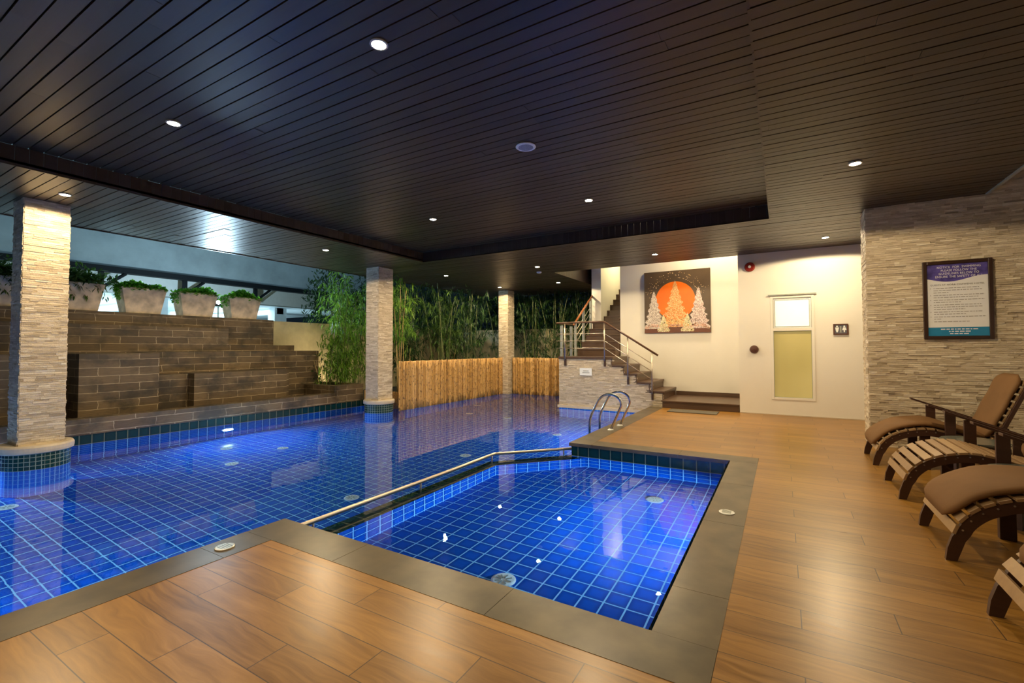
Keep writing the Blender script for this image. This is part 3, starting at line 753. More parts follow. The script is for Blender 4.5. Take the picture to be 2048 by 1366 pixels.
# ------------------------------------------------------------------ bamboo fence
def fence(p0, p1, ztop, zbot, label):
    a, b = Vector((*p0, 0)), Vector((*p1, 0)); L = (b-a).length; d = (b-a)/L
    m = MB(); x = 0.0
    while x < L:
        r = random.uniform(.019, .030); c0 = a + d*(x+r)
        zt = ztop + random.uniform(-.006, .008); pts = []; rr = []; z = zbot
        jn = zbot - random.uniform(0, .3)
        pts = [(c0.x, c0.y, zbot)]; rr = [r]
        while jn < zt - .05:
            jn += random.uniform(.22, .32)
            if zbot < jn < zt - .02: pts += [(c0.x,c0.y,jn-.012),(c0.x,c0.y,jn),(c0.x,c0.y,jn+.012)]; rr += [r, r*1.14, r]
        pts.append((c0.x, c0.y, zt)); rr.append(r)
        m.tube(pts, rr, 8, min(1, max(0, random.gauss(.5, .25)))); x += 2*r + .001
    o = m.build('bamboo_fence', M['fence'], smooth=True)
    o['label'] = label; o['category'] = 'fence'; return o
fence((-8.42, 8.62), (-8.42, 13.60), 1.06, -0.22, 'long golden bamboo fence between the second and the furthest pillar')
fence((-8.14, 13.86), (-5.16, 13.86), 1.06, -0.22, 'short golden bamboo fence between the furthest pillar and the stair base')
fence((-9.95, 8.88), (-8.55, 8.88), 0.25, -0.22, 'low bamboo fence piece behind the second pillar')

# ------------------------------------------------------------------ stairs
YS = 11.15
ST = thing('staircase', 'dark wooden staircase climbing from the deck to a landing and up again', 'stairs', (0, 0, 0))
def sb(name, a, b, mat='darkwood'): return MB().box(a, b).build(name, M[mat], ST, bevel=0.004)
sb('platform_step', (-2.44, 11.05, 0.0), (-0.815, YP-.001, 0.14)); sb('platform_tread', (-2.46, 11.03, 0.14), (-0.815, YP-.001, 0.17))
sb('skirting_board', (-2.42, YP-.02, 0.17), (-0.815, YP-.001, 0.27))
RX = [-2.44, -2.75, -3.06, -3.37, -3.67]; YF = YP - .001
for i, x in enumerate(RX):
    zt = .17 + .2*(i+1); xl = RX[i+1] if i < 4 else -5.12
    if i < 4:
        sb('riser', (x-.02, YS-.004, zt-.2), (x, YF, zt-.03)); sb('tread', (xl-.01, YS-.012, zt-.045), (x+.02, YF, zt))
    else:
        sb('riser', (x-.02, YS-.004, zt-.2), (x, YF, zt-.03)); sb('landing', (-5.14, YS-.015, zt-.06), (x+.02, 12.45, zt))
        sb('landing_side', (-3.9, 12.45, zt-.06), (x+.02, YF, zt))
for i in range(12):
    y = 12.15 + .305*i; zt = 1.17 + .2*(i+1)
    sb('upper_riser', (-5.0, y, zt-.2), (-3.905, y+.02, zt-.03)); sb('upper_tread', (-5.02, y-.02, zt-.03), (-3.905, y+.325, zt))
m = MB(); m.prism_y([(0, 0)], 0, 0) if False else None
ssb = MB()
for i in range(12): ssb.box((-4.99, 12.17+.305*i, 1.0+.2*i), (-3.92, 12.17+.305*(i+1), 1.15+.2*(i+1)))
ssb.build('stair_core', M['darkwood'], ST)
# stone cladding of the stair base
SBs = MB()
def notch(u, z):
    x = -5.12 + u
    for i, rx in enumerate(RX):
        if x > rx: 
            top = .17 + .2*i - .055 if i else 0.13
            return z <= top + .004
    return z <= 1.11
def notch2(u, z):
    x = -5.12 + u
    tops = [(-2.44, 0.125), (-2.75, .315), (-3.06, .52), (-3.37, .715), (-3.67, .915)]
    for rx, tp in tops:
        if x > rx - 0.02: return z <= tp + .01
    return z <= 1.115
ledger(SBs, (-5.12, YS+.02, 0), (1,0,0), (0,-1,0), 5.12-2.43, -0.13, 1.112, notch2)
ledger(SBs, (-5.12, 13.8, 0), (0,-1,0), (-1,0,0), 2.63, -0.13, 1.112)
for a, b, tp in ((-5.10, -3.68, 1.108), (-3.68, -3.38, .91), (-3.38, -3.07, .71), (-3.07, -2.76, .51), (-2.76, -2.45, .31)):
    SBs.box((a, YS+.02, -0.15), (b, YF if a > -5 else 12.44, tp), mi=1)
SBs.box((-5.10, 12.44, -.15), (-3.92, 13.8, 1.1), mi=1)
SBs.box((-2.45, YS+.02, -0.15), (-2.43, 11.3, .12), mi=1)
SBs.box((-5.16, YS-.03, -0.17), (-2.72, YS+.02, -0.10), tone=.7)
sb_o = SBs.build('stair_base_wall', [M['ledger'], M['ledgerback']], ST)
# front railing
def rail_thing(label, name='stair_railing'): return thing(name, label, 'railing', (0, 0, 0))
RL = rail_thing('steel stair railing with dark wooden handrail along the pool side of the lower stairs')
yr = YS - .045
def rail_z(x): return 2.055 if x < -3.85 else 2.055 - (x + 3.85) * (2.055-1.215)/(3.85-2.54)
hr = MB(); hr.tube([(-5.17, yr, 2.055), (-3.87, yr, 2.055), (-3.82, yr, 2.03), (-2.54, yr, 1.215)], .024, 10); hr.build('handrail', M['railwood'], RL, smooth=True)
for x, zb in ((-4.93, .95), (-3.85, .95), (-3.26, .52), (-2.68, .18)):
    MB().tube([(x, yr, zb+.12), (x, yr, rail_z(x)-.02)], .017, 10).build('post', M['steel'], RL, smooth=True)
    MB().box((x-.022, yr-.012, zb-.02), (x+.022, YS+.0, zb+.16)).build('bracket', M['bronze'], RL, bevel=.004)
for k, dz in enumerate((.29, .475, .665)):
    MB().tube([(-5.17, yr-.0, 2.055-dz), (-3.86, yr, 2.055-dz), (-2.68, yr, rail_z(-2.68)-dz+.0)], .0085, 8).build('bar', M['steel'], RL, smooth=True)
RB = rail_thing('grey steel railing with orange wood handrail beside the upper flight of stairs')
RB['group'] = 'x'; del RB['group']
up = [(-5.10, 11.40, 1.99), (-5.06, 12.1, 2.03)]; 
def uz(y): return 2.12 + (y-12.1)*.2/.305
xr = -5.04
MB().tube([(xr, 11.95, uz(12.0)-.02), (xr, 13.48, uz(13.48))], .028, 10).build('handrail', M['orangewood'], RB, smooth=True)
for y in (12.1, 12.7, 13.3):
    MB().box((xr-.03, y-.03, 1.17+(y-12.1)*.2/.305-.05), (xr+.03, y+.03, uz(y)-.02)).build('post', M['greysteel'], RB)
for dz in (.25, .42, .59):
    MB().tube([(xr, 12.1, uz(12.1)-dz), (xr, 13.4, uz(13.4)-dz)], .009, 8).build('bar', M['steel'], RB, smooth=True)
RC = rail_thing('short grey steel railing along the left side of the stair landing')
MB().tube([(-5.13, 11.2, 2.05), (-5.13, 12.05, 2.05)], .02, 10).build('handrail', M['railwood'], RC, smooth=True)
for y in (11.35, 12.0):
    MB().box((-5.16, y-.03, 1.17), (-5.10, y+.03, 2.0)).build('post', M['greysteel'], RC)
for dz in (.29, .475, .665): MB().tube([(-5.13, 11.2, 2.05-dz), (-5.13, 12.05, 2.05-dz)], .0085, 8).build('bar', M['steel'], RC, smooth=True)
RD = rail_thing('short brown wooden handrail on the wall right of the upper stairs', 'wall_handrail')
MB().tube([(-3.97, 12.75, 2.2), (-3.97, 15.0, 3.7)], .022, 8).build('handrail', M['railwood'], RD, smooth=True)
MB().tube([(-3.97, 13.0, 2.34), (-3.90, 13.0, 2.3)], .01, 8).build('bracket', M['bronze'], RD)
fm = MB(); fm.box((-2.2, 10.38, 0.001), (-1.2, 10.86, 0.016)); o = fm.build('floor_mat', M['mat'], bevel=.004); o['label'] = 'flat grey doormat on the deck before the stairs'; o['category'] = 'mat'

# ------------------------------------------------------------------ pool ladder
LD = thing('pool_ladder', 'chrome pool ladder with two curved handrails at the deck edge', 'ladder', (0, 0, 0))
LP = [(-2.54, 0.0), (-2.46, .18), (-2.39, .34), (-2.355, .43), (-2.365, .50), (-2.41, .56), (-2.49, .60), (-2.57, .605), (-2.65, .585), (-2.73, .52), (-2.80, .40), (-2.88, .24), (-2.91, .14), (-2.92, .0), (-2.92, -.2), (-2.92, -1.15)]
def smooth_path(pts, n=4):
    out = []
    for i in range(len(pts)-1):
        p0 = Vector(pts[max(i-1,0)]); p1 = Vector(pts[i]); p2 = Vector(pts[i+1]); p3 = Vector(pts[min(i+2, len(pts)-1)])
        for k in range(n):
            t = k/n; out.append(0.5*((2*p1) + (-p0+p2)*t + (2*p0-5*p1+4*p2-p3)*t*t + (-p0+3*p1-3*p2+p3)*t*t*t))
    out.append(Vector(pts[-1])); return out
for y in (7.61, 8.12):
    MB().tube(smooth_path([(x, y, z) for x, z in LP]), .0205, 12).build('handrail', M['chrome'], LD, smooth=True)
    MB().lathe([(.05, .002), (.05, .012), (.03, .022), (.0215, .022)], (-2.54, y, 0), 20).build('base_plate', M['whiteplastic'], LD)
for z in (-.42, -.72, -1.02): MB().box((-2.97, 7.61, z), (-2.88, 8.12, z+.03)).build('rung', M['chrome'], LD, bevel=.004)
# divider handrail
DR = thing('divider_rail', 'low stainless steel rail along the submerged wall between the two pools', 'railing', (0, 0, 0))
zr = -0.115
MB().tube(smooth_path([(-3.57, 2.36, zr), (-3.565, 3.4, zr), (-3.56, 4.6, zr), (-3.575, 5.50, zr), (-3.52, 5.62, zr), (-3.1, 6.08, zr), (-2.72, 6.50, zr)], 6), .021, 12).build('rail_pipe', M['steel'], DR, smooth=True)
for x, y in ((-3.57, 2.62), (-3.56, 4.0), (-3.57, 5.5), (-2.85, 6.36)): MB().tube([(x, y, -.25), (x, y, zr)], .011, 8).build('post', M['steel'], DR, smooth=True)

# ------------------------------------------------------------------ wall fittings
def ring(name, loc, r, mat, label, cat, inner=None):
    t = thing(name, label, cat, loc); t.rotation_euler = (R(90), 0, 0)
    MB().lathe([(r, 0), (r, .03), (r*.8, .055), (r*.35, .06), (.0005, .06)], seg=28).build('body', mat, t, smooth=False)
    MB().lathe([(r*.3, .06), (r*.28, .075), (.0005, .076)], seg=20).build('centre_cap', inner or mat, t)
    return t
ring('fire_alarm_bell', (-0.58, YB, 3.12), .10, M['red'], 'round red fire alarm bell high on the cream wall', 'alarm bell', M['whiteplastic'])
ring('call_button', (-0.52, YB, 1.36), .085, M['brownplastic'], 'round dark brown alarm button left of the frosted window', 'alarm button')
SG = thing('restroom_sign', 'small brown framed restroom sign with two white figures right of the window', 'sign', (0.985, YB, 1.755))
f = MB(); 
for a, b in (((-.12, -.105), (-.1, .105)), ((.1, -.105), (.12, .105)), ((-.1, -.105), (.1, -.085)), ((-.1, .085), (.1, .105))): f.box((a[0], -.03, a[1]), (b[0], -.001, b[1]))
f.build('sign_frame', M['brownplastic'], SG)
MB().box((-.1, -.02, -.085), (.1, -.002, .085)).build('sign_panel', simple('blue_grey_panel', (.10, .10, .13), .4), SG)
for sx, wd in ((-.058, 1), (.058, 0)):
    g = MB(); g.disc((sx, -.0215, .055), .016, '-y', 16)
    if wd: g.add([(sx-.032,-.0215,.035),(sx-.022,-.0215,-.02),(sx-.01,-.0215,-.06),(sx+.01,-.0215,-.06),(sx+.022,-.0215,-.02),(sx+.032,-.0215,.035)], [(0,1,2,3,4,5)])
    else: g.add([(sx-.02,-.0215,.036),(sx-.034,-.0215,-.015),(sx-.01,-.0215,-.02),(sx-.01,-.0215,-.06),(sx+.01,-.0215,-.06),(sx+.01,-.0215,-.02),(sx+.034,-.0215,-.015),(sx+.02,-.0215,.036)], [(0,1,2,3,4,5,6,7)])
    g.build('figure_symbol', M['whiteplastic'], SG)
g = MB(); g.box((-.02, -.0215, -.075), (.03, -.02, -.07)); g.box((-.012, -.0215, -.06), (.012, -.02, .06)); g.build('divider_mark', M['greysteel'], SG)
SP = thing('small_notice', 'small white notice on the stone stair base above the pool', 'sign', (-4.365, YS, .785))
MB().box((-.165, -.012, -.095), (.165, -.001, .095)).build('notice_panel', M['whiteplastic'], SP)
g = MB(); 
for z, a, b in ((.02, -.07, .08), (-.025, -.09, .10)): g.box((a, -.014, z-.009), (b, -.012, z+.009))
g.build('notice_lines', M['greysteel'], SP)

# painting
PT = thing('wall_painting_canvas', 'square painting of three pale dotted trees before an orange sun', 'painting', (-2.385, YP, 2.61))
cw, ch, pd = .83, .82, .05
for i, (a, b) in enumerate(((-cw, -cw+.52), (-cw+.522, -cw+1.10), (-cw+1.102, cw))):
    MB().box((a, -pd, -ch), (b, -.001, ch)).build('canvas_panel', simple('dark_canvas', (.085, .055, .03), .5, 0, .2, 2), PT)
def flat(name, mb, col, rough=.5, vary=.1, sc_=3): return mb.build(name, simple(name, col, rough, 0, vary, sc_), PT)
s = MB(); s.disc((-.03, -pd-.0015, .03), .50, '-y', 64); flat('painted_sun', s, (.95, .17, .0), .5, .15, 2)
def hillpoly():
    n = 60; V = []; 
    for k in range(n+1):
        x = -cw + 2*cw*k/n; z = -ch + .06 + .10*abs(math.sin((x+.03)/cw*math.pi*1.5 + math.pi/2))
        V += [(x, -pd-.002, -ch), (x, -pd-.002, z)]
    return V, [(2*k, 2*k+2, 2*k+3, 2*k+1) for k in range(n)]
hm = MB(); hm.add(*hillpoly()); flat('painted_ground', hm, (.14, .045, .02))
def tree_mat(name, c1, c2, c3):
    m, nt, bs = new_mat(name)
    nt.links.new(ramp(nt, tone(nt), [(0, c1), (.5, c2), (1, c3)]), bs.inputs['Base Color']); bs.inputs['Roughness'].default_value = .5; return m
def dotted_tree(cx, zb, zt, w, n, mat, lvl):
    m = MB(); hh = zt - zb
    for k in range(n):
        f = random.random()**1.45; z = zb + hh*f
        half = w*(1-f)**.9*(.88 + .14*math.sin(f*hh*42)) + .010
        x = cx + random.uniform(-1, 1)*half
        if abs(x) > cw-.01: continue
        r = random.uniform(.006, .014); m.disc((x, -pd-.003-lvl*.001-random.random()*.0008, z), r, '-y', 7, random.random())
    for k in range(14): m.disc((cx, -pd-.003, zb + hh*k/14), .010, '-y', 8, 1.0)
    for k in range(4): m.disc((cx, -pd-.003, zt + .012*k), .008-.0015*k, '-y', 8, 1.0)
    m.build('painted_tree', mat, PT)
dotted_tree(-.575, -.70, .27, .27, 3000, tree_mat('silver_tree_paint', (.30, .24, .20), (.62, .52, .44), (.85, .78, .70)), 0)
dotted_tree(.545, -.70, .31, .27, 3200, tree_mat('silver_pink_tree_paint', (.34, .22, .20), (.66, .50, .44), (.90, .80, .74)), 0)
dotted_tree(-.03, -.66, .52, .36, 4200, tree_mat('gold_tree_paint', (.60, .16, .03), (.80, .42, .13), (.90, .66, .32)), 1)
yt = tree_mat('yellow_tree_paint', (.45, .38, .16), (.70, .62, .34), (.85, .80, .55))
dotted_tree(-.33, -.78, -.36, .16, 500, yt, 2); dotted_tree(.27, -.78, -.34, .16, 500, yt, 2)
st = MB()
for k in range(120):
    a = random.uniform(.15, math.pi-.15); r = random.choice((.60, .67, .74, random.uniform(.55, .95)))
    x, z = -.03 + r*math.cos(a), .03 + r*math.sin(a)
    if abs(x) < cw-.03 and z < ch-.03: st.disc((x, -pd-.002, z), random.uniform(.006, .013), '-y', 8, random.random())
st.build('painted_stars', tree_mat('star_paint', (.35, .25, .12), (.65, .42, .2), (.85, .66, .42)), PT)
for k in range(1):
    bsn = MB()
    for q in range(260):
        x = random.uniform(-cw+.02, cw-.02); z = -ch + .10 + .10*abs(math.sin((x+.03)/cw*math.pi*1.5 + math.pi/2)) + random.uniform(-.03, .05)
        bsn.disc((x, -pd-.0055, z), random.uniform(.007, .016), '-y', 7, random.random())
    bsn.build('painted_blossom', tree_mat('blossom_paint', (.60, .22, .12), (.78, .42, .28), (.88, .65, .5)), PT)

# framed pool rules
def text_mesh(name, body, size, loc, mat, parent, align='CENTER', xs=1.0):
    cu = bpy.data.curves.new(name, 'FONT'); cu.body = body; cu.size = size; cu.align_x = align; cu.extrude = .0006; cu.space_character = 1.08
    tmp = bpy.data.objects.new(name + '_tmp', cu); COL.objects.link(tmp)
    dg = bpy.context.evaluated_depsgraph_get(); me = bpy.data.meshes.new_from_object(tmp.evaluated_get(dg))
    bpy.data.objects.remove(tmp); me.materials.clear(); me.materials.append(mat)
    o = bpy.data.objects.new(name, me); COL.objects.link(o); o.parent = parent
    o.rotation_euler = (R(90), 0, 0); o.location = loc; o.scale = (xs, 1, 1); return o
RS = thing('pool_rules_sign', 'large dark framed pool rules notice on the stone wall above the loungers', 'sign', (2.005, 8.245, 2.03))
f = MB(); W_, H_, fwd = .345, .525, .045
for a, b in (((-W_, -H_), (-W_+fwd, H_)), ((W_-fwd, -H_), (W_, H_)), ((-W_+fwd, -H_), (W_-fwd, -H_+fwd)), ((-W_+fwd, H_-fwd), (W_-fwd, H_))): f.box((a[0], -.035, a[1]), (b[0], .0, b[1]))
f.build('sign_frame', simple('dark_brown_frame', (.035, .015, .008), .3), RS, bevel=.006)
iw, ih = W_-fwd, H_-fwd
MB().box((-iw, -.015, -ih), (iw, -.002, ih)).build('white_sheet', simple('printed_sheet', (.78, .78, .78), .25, 0, .02), RS)
hb = MB(); n = 24; V = []
for k in range(n+1):
    x = -iw + 2*iw*k/n; z = ih - .20 - .035*math.sin((x/iw)*2.6 - .9) * -1
    V += [(x, -.0165, z), (x, -.0165, ih)]
hb.add(V, [(2*k, 2*k+2, 2*k+3, 2*k+1) for k in range(n)]); hb.build('purple_header', simple('purple_print', (.085, .065, .26), .2, 0, .5, 9), RS)
fb_ = MB(); fb_.quad((-iw, -.0165, -ih), (iw, -.0165, -ih), (iw, -.0165, -ih+.115), (-iw, -.0165, -ih+.115)); fb_.build('teal_footer', simple('teal_print', (.02, .21, .40), .2, 0, .06), RS)
TW = simple('white_lettering', (.75, .74, .78), .4, 0, .02); TD = simple('grey_lettering', (.12, .11, .10), .5, 0, .02)
for k, tx in enumerate(('NOTICE  FOR  SWIMMING', 'PLEASE FOLLOW THE', 'GUIDELINES BELOW TO', 'ENSURE THE SAFETY OF ALL')):
    text_mesh('header_lettering', tx, .040, (.02, -.018, ih-.055-.042*k), TW, RS, xs=.86)
text_mesh('heading_lettering', 'GUESTS AT NORA CHAWENG HOTEL', .030, (0, -.0165, ih-.285), TD, RS, xs=.98)
pl = MB(); z = ih - .32
for n_, lens in ((1, (.9, .95, .3)), (1, (1, .88)), (1, (1, .55)), (1, (.93, .95, .62)), (1, (.95, .63)), (1, (1, .15)), (0, (.7,))):
    for j, l in enumerate(lens):
        if j == 0 and n_: pl.box((-iw+.03, -.0168, z-.005), (-iw+.038, -.0162, z+.005))
        x = -iw + .065; xe = x + l*.50
        while x < xe:
            wl = random.uniform(.012, .05); pl.box((x, -.0168, z-.0042), (min(x+wl, xe), -.0162, z+.0042)); x += wl + .008
        z -= .0295
    z -= .006
pl.build('printed_lines', simple('faint_print', (.30, .28, .26), .5, 0, .02), RS)
pl = MB()
for z, a, b in ((-ih+.09, -.17, .2), (-ih+.06, -.09, .1), (-ih+.03, -.08, .09)):
    x = a
    while x < b: wl = random.uniform(.015, .05); pl.box((x, -.0185, z-.006), (x+wl, -.0175, z+.006)); x += wl+.01
pl.build('footer_lines', TW, RS)

# ------------------------------------------------------------------ loungers
PATH = [(.955,.17),(.985,.245),(1.035,.31),(1.10,.365),(1.20,.415),(1.32,.448),(1.44,.458),(1.56,.435),(1.70,.395),(1.85,.355),(2.0,.33)]
PATH = smooth_path([(a, 0, b) for a, b in PATH], 5); PATH = [(p.x, p.z) for p in PATH]
def path_at(s):
    acc = 0
    for a, b in zip(PATH, PATH[1:]):
        l = math.hypot(b[0]-a[0], b[1]-a[1])
        if acc + l >= s: 
            t = (s-acc)/l; return (a[0]+(b[0]-a[0])*t, a[1]+(b[1]-a[1])*t), ((b[0]-a[0])/l, (b[1]-a[1])/l)
        acc += l
    a, b = PATH[-2], PATH[-1]; l = math.hypot(b[0]-a[0], b[1]-a[1]); return b, ((b[0]-a[0])/l, (b[1]-a[1])/l)
PLEN = sum(math.hypot(b[0]-a[0], b[1]-a[1]) for a, b in zip(PATH, PATH[1:]))
def cushion(path, w, th, name, parent, sag=.0):
    """padded cushion following a path in the x-z plane"""
    pts = path; n = len(pts); NS = 20; V = []; Fc = []
    tot = sum(math.dist(a, b) for a, b in zip(pts, pts[1:])); acc = 0
    for i, p in enumerate(pts):
        if i: acc += math.dist(pts[i-1], p)
        a = pts[max(i-1,0)]; b = pts[min(i+1,n-1)]; l = math.dist(a, b); tx, tz = (b[0]-a[0])/l, (b[1]-a[1])/l; nx, nz = -tz, tx
        e = min(acc, tot-acc); k = 1 - max(0, 1 - e/.09)**2.2; hw = w/2*(1 - .34*max(0, 1 - e/.15)**2.5); ht = th/2*max(.12, k**.5)
        for j in range(NS):
            t = 2*math.pi*j/NS; cy, sz = math.cos(t), math.sin(t)
            yy = math.copysign(abs(cy)**.45, cy)*hw; hh = math.copysign(abs(sz)**.75, sz)*ht
            puff = .006*math.sin(acc*21)*math.sin(yy*9)
            V.append((p[0] + nx*(hh + th/2 + puff), yy, p[1] + nz*(hh + th/2 + puff)))
    for i in range(n-1):
        for j in range(NS): Fc.append((i*NS+j, i*NS+(j+1)%NS, (i+1)*NS+(j+1)%NS, (i+1)*NS+j))
    Fc += [tuple(range(NS-1,-1,-1)), tuple(range((n-1)*NS, n*NS))]
    m = MB(); m.add(V, Fc); o = m.build(name, M['cushion'], parent, smooth=True); return o
def subpath(s0, s1, n=26, off=.024):
    out = []
    for k in range(n+1):
        (x, z), (tx, tz) = path_at(s0 + (s1-s0)*k/n); out.append((x - tz*off, z + tx*off))
    return out
WH = .36
def lounger(label, yc, cushion_start, seat_cushion=True):
    t = thing('lounge_chair', label, 'lounge chair', (0, yc, 0), 'wooden lounge chairs in a row along the wall')
    # curved side rails, each ending in the front leg
    out = [(.905, .0), (.915, .08), (.94, .16)] + [p for p in PATH if p[1] > .2 or p[0] > 1.2]
    inn = []
    for i, p in enumerate(out):
        a = out[max(i-1,0)]; b = out[min(i+1,len(out)-1)]; l = math.dist(a, b); tx, tz = (b[0]-a[0])/l, (b[1]-a[1])/l
        inn.append((p[0] + tz*.068, p[1] - tx*.068))
    inn[0] = (.96, 0)
    for s in (-1, 1):
        y0, y1 = (s*WH, s*(WH-.035)) if s < 0 else (WH-.035, WH)
        MB().ribbon_y(out, inn, y0, y1).build('side_rail', M['frame'], t)
        bl = MB()
        sdist = .07
        for k in range(9):
            (x, z), (tx, tz) = path_at(.05 + k*.085)
            bl.tube([(x + tz*.02, s*WH - .0, z - tx*.02), (x + tz*.02, s*(WH+.005), z - tx*.02)], .006, 8)
        bl.build('bolt_heads', M['bolt'], t)
        for lx in (1.345, 2.0):
            yy = s*(WH-.036); MB().box((lx, min(yy, yy - s*.05), 0), (lx+.09, max(yy, yy - s*.05), .385 if lx < 1.5 else .31)).build('leg', M['frame'], t, bevel=.004)
        # arm with front post
        ya, yb = (s*(WH-.005), s*(WH+.085))
        m = MB(); m.prism_y([(1.40,.735),(2.28,.415),(2.28,.437),(1.40,.757)], min(ya,yb), max(ya,yb)); m.build('armrest', M['frame'], t, bevel=.003)
        yp = s*(WH+.02)
        MB().box((1.545, min(yp, yp+s*.03), .33), (1.635, max(yp, yp+s*.03), .672)).build('arm_post', M['frame'], t, bevel=.003)
        MB().box((2.08, min(yp, yp+s*.03), .0), (2.16, max(yp, yp+s*.03), .475)).build('arm_post', M['frame'], t, bevel=.003)
    # slats
    s_ = .005; k = 0
    while s_ < PLEN - .05:
        (x, z), (tx, tz) = path_at(s_ + .031); rot = Matrix(((tx, 0, -tz), (0, 1, 0), (tz, 0, tx)))
        mm = MB(); mm.box((-.031, -WH-.004, .001), (.031, WH+.004, .021), random.random(), rot=rot, org=(x, 0, z))
        mm.build('slat', M['slat'], t, bevel=.002); s_ += .081; k += 1
    # back frame
    b0, b1 = Vector((1.93, 0, .335)), Vector((2.235, 0, 1.07)); d = (b1-b0).normalized()
    rot = Matrix(((d.x, 0, -d.z), (0, 1, 0), (d.z, 0, d.x)))
    L = (b1-b0).length
    for s in (-1, 1):
        MB().box((0, s*.30-.02, -.05), (L, s*.30+.02, -.012), rot=rot, org=b0).build('back_stile', M['frame'], t, bevel=.004)
    for k in range(9):
        MB().box((.02+k*.085, -.30, -.012), (.082+k*.085, .30, .006), random.random(), rot=rot, org=b0).build('back_slat', M['slat'], t, bevel=.002)
    bp = [(b0.x + d.x*q - .0 , b0.z + d.z*q) for q in [L*k/20*1.02 for k in range(1, 21)]]
    bp = [(x - d.z*.008, z + d.x*.008) for x, z in bp]
    cushion(bp, .62, .075, 'back_cushion', t)
    if seat_cushion: cushion(subpath(cushion_start, PLEN-.08), .66, .07, 'seat_cushion', t)
    return t
lounger('wooden lounge chair with brown cushion, standing furthest against the stone wall', 7.28, .03)
lounger('wooden lounge chair with bare seat slats, no seat cushion', 5.865, 0, False)
lounger('wooden lounge chair with plump brown seat cushion, right in front of the bare slatted one', 4.45, .06)
lounger('wooden lounge chair cut off at the lower right, two bare slats before its cushion', 3.035, .16)
def table(x, y, label):
    t = thing('side_table', label, 'side table', (x, y, 0), 'round side tables between the lounge chairs')
    MB().lathe([(.262, .405), (.27, .412), (.27, .424), (.262, .43), (.0005, .43)], seg=48).build('table_top', M['tabletop'], t)
    MB().lathe([(.25, .385), (.25, .405)], seg=40).build('apron', M['frame'], t)
    for k in range(4):
        a = math.pi/4 + k*math.pi/2; MB().box((-.02, -.02, 0), (.02, .02, .385), rot=Matrix.Rotation(a, 3, 'Z'), org=(.17*math.cos(a), .17*math.sin(a), 0)).build('leg', M['frame'], t)
table(1.70, 6.575, 'round grey topped side table between the furthest and the bare slatted lounge chair')
table(1.67, 5.16, 'round grey topped side table between the bare slatted lounge chair and the cushioned one')
table(1.70, 3.74, 'round grey topped side table beside the cut off lounge chair')

# ------------------------------------------------------------------ outside on the left: car park building
CB = thing('car_park_building', 'grey car park building with dark gutter beam behind the fountain wall', 'building', (0, 0, 0))
X = -18.0
def cb(name, a, b, mat): return MB().box(a, b).build(name, M[mat], CB)
cb('upper_wall', (X-.4, -25, 3.95), (X-.1, 16.5, 10.5), 'grey')
cb('gutter_beam', (X-.15, -25, 3.78), (X+.15, 16.5, 3.95), 'darkmetal')
cb('wall_panel', (X-.8, -25, 3.2), (X-.5, 16.5, 3.9), 'whiteplastic')
cb('ledge_line', (X-.55, -25, 3.17), (X-.45, 16.5, 3.21), 'greysteel')
for y in (2.5, 5.7, 8.0, 10.5, 13.3):
    b = MB(); b.box((X-.08, y-.06, 3.25), (X+.04, y+.06, 3.78)); b.tube([(X-.02, y+.05, 3.3), (X-.02, y+.62, 3.78)], .05, 6); b.build('gutter_bracket', M['darkmetal'], CB)
cb('parking_ceiling', (X-9, -25, 3.17), (X-.55, 16.5, 3.3), 'carwhite')
cb('parking_floor', (X-9, -25, -.05), (X-.5, 16.5, 1.25), 'carwhite')
cb('parking_back_wall', (X-9.2, -25, 0), (X-9, 16.5, 3.3), 'carwhite')
for y in (3.0, 7.4, 10.2, 12.0):
    cb('parking_pillar', (X-1.6, y, 1.25), (X-1.1, y+.55, 3.17), 'carwhite')
    cb('parking_beam', (X-8.9, y+.1, 2.9), (X-1.1, y+.4, 3.17), 'carwhite')
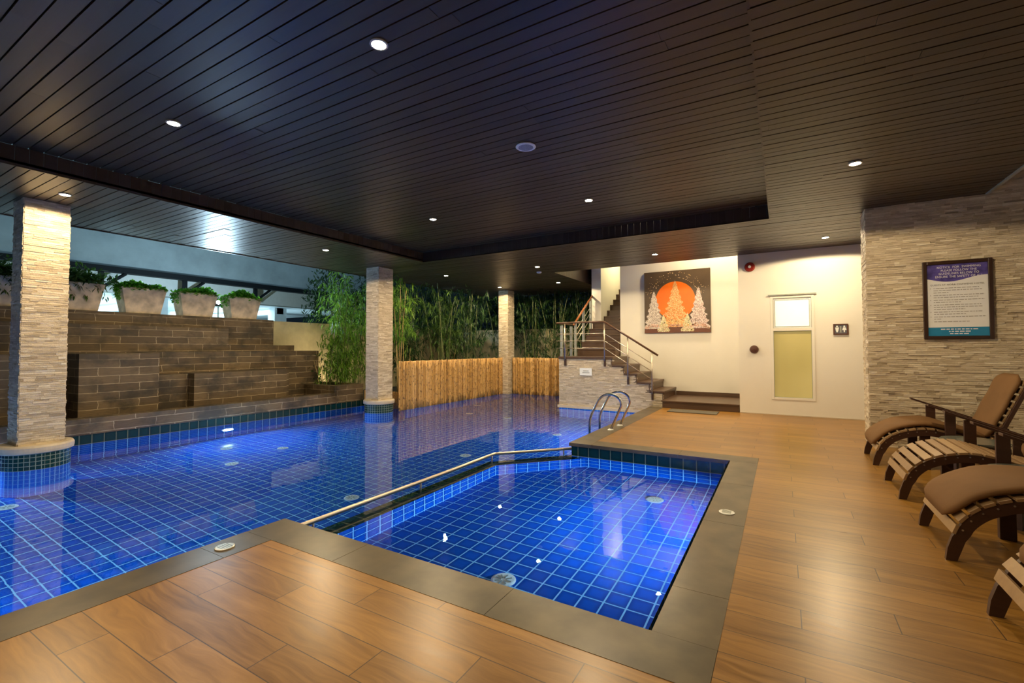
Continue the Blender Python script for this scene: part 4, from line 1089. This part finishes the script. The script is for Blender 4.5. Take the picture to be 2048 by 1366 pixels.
def car(x, y, label, rz=0):
    t = thing('parked_car', label, 'car', (x, y, 1.25), 'cars parked in the lit car park'); t.rotation_euler = (0, 0, rz)
    prof = [(-2.1,.35),(-2.1,.75),(-1.5,.9),(-.9,1.35),(.7,1.4),(1.5,.95),(2.1,.8),(2.15,.35)]
    n = len(prof); V = [(.82*(1 if z < 1 else .82), y_, z) for y_, z in prof] + [(-.82*(1 if z < 1 else .82), y_, z) for y_, z in prof]
    b = MB(); b.add(V, [tuple(range(n)), tuple(range(2*n-1, n-1, -1))] + [(i, n+i, n+(i+1)%n, (i+1)%n) for i in range(n)]); b.build('car_body', M['carblack'], t, bevel=.05)
    for sx in (-1, 1):
        for yy in (-1.3, 1.3):
            wv = MB(); wv.tube([(sx*.72, yy, .33), (sx*.88, yy, .33)], .33, 20); wv.build('wheel', M['darkmetal'], t)
    g = MB(); g.quad((.72, -1.0, 1.0), (.72, 1.1, 1.0), (.68, .6, 1.32), (.68, -.8, 1.3)); g.build('side_window', M['carglass'], t)
car(X-4.0, 14.5, 'black car parked closest to the bamboo', 0)
car(X-5.5, 11.0, 'dark car parked behind the pillar further left', 1.57)
FLp = thing('flood_lamp', 'bright white floodlight seen between two planters', 'floodlight', (-15.0, 7.59, 0))
MB().tube([(0, 0, -.05), (0, 0, 2.7)], .022, 8).build('lamp_pole', M['carwhite'], FLp)
MB().box((-.12, -.09, 2.7), (0, .09, 2.94)).build('lamp_housing', M['darkmetal'], FLp)
MB().disc((.004, 0, 2.82), .06, 'x', 20).build('lamp_lens', M['flood'], FLp)
light('SPOT', 'floodlight_light', (-14.96, 7.59, 2.82), 900, COOL, (0, R(-90), 0), spot_size=R(160), spot_blend=.6, shadow_soft_size=.14)
light('POINT', 'added_panel_fill', (-15.1, 7.59, 2.98), 300, COOL, shadow_soft_size=.05)  # extra point light added to brighten the wall panel behind the floodlight
light('AREA', 'car_park_light', (X-4, 4, 3.1), 1900, (0.70, 0.93, 1.0), (0, 0, 0), shape='RECTANGLE', size=5, size_y=22)
light('AREA', 'added_yard_fill', (-13.2, 6, 8.5), 250, (0.45, 0.78, 1.0), (0, R(50), 0), shape='RECTANGLE', size=1.5, size_y=22)  # unseen cool area light added to light the grey upper wall
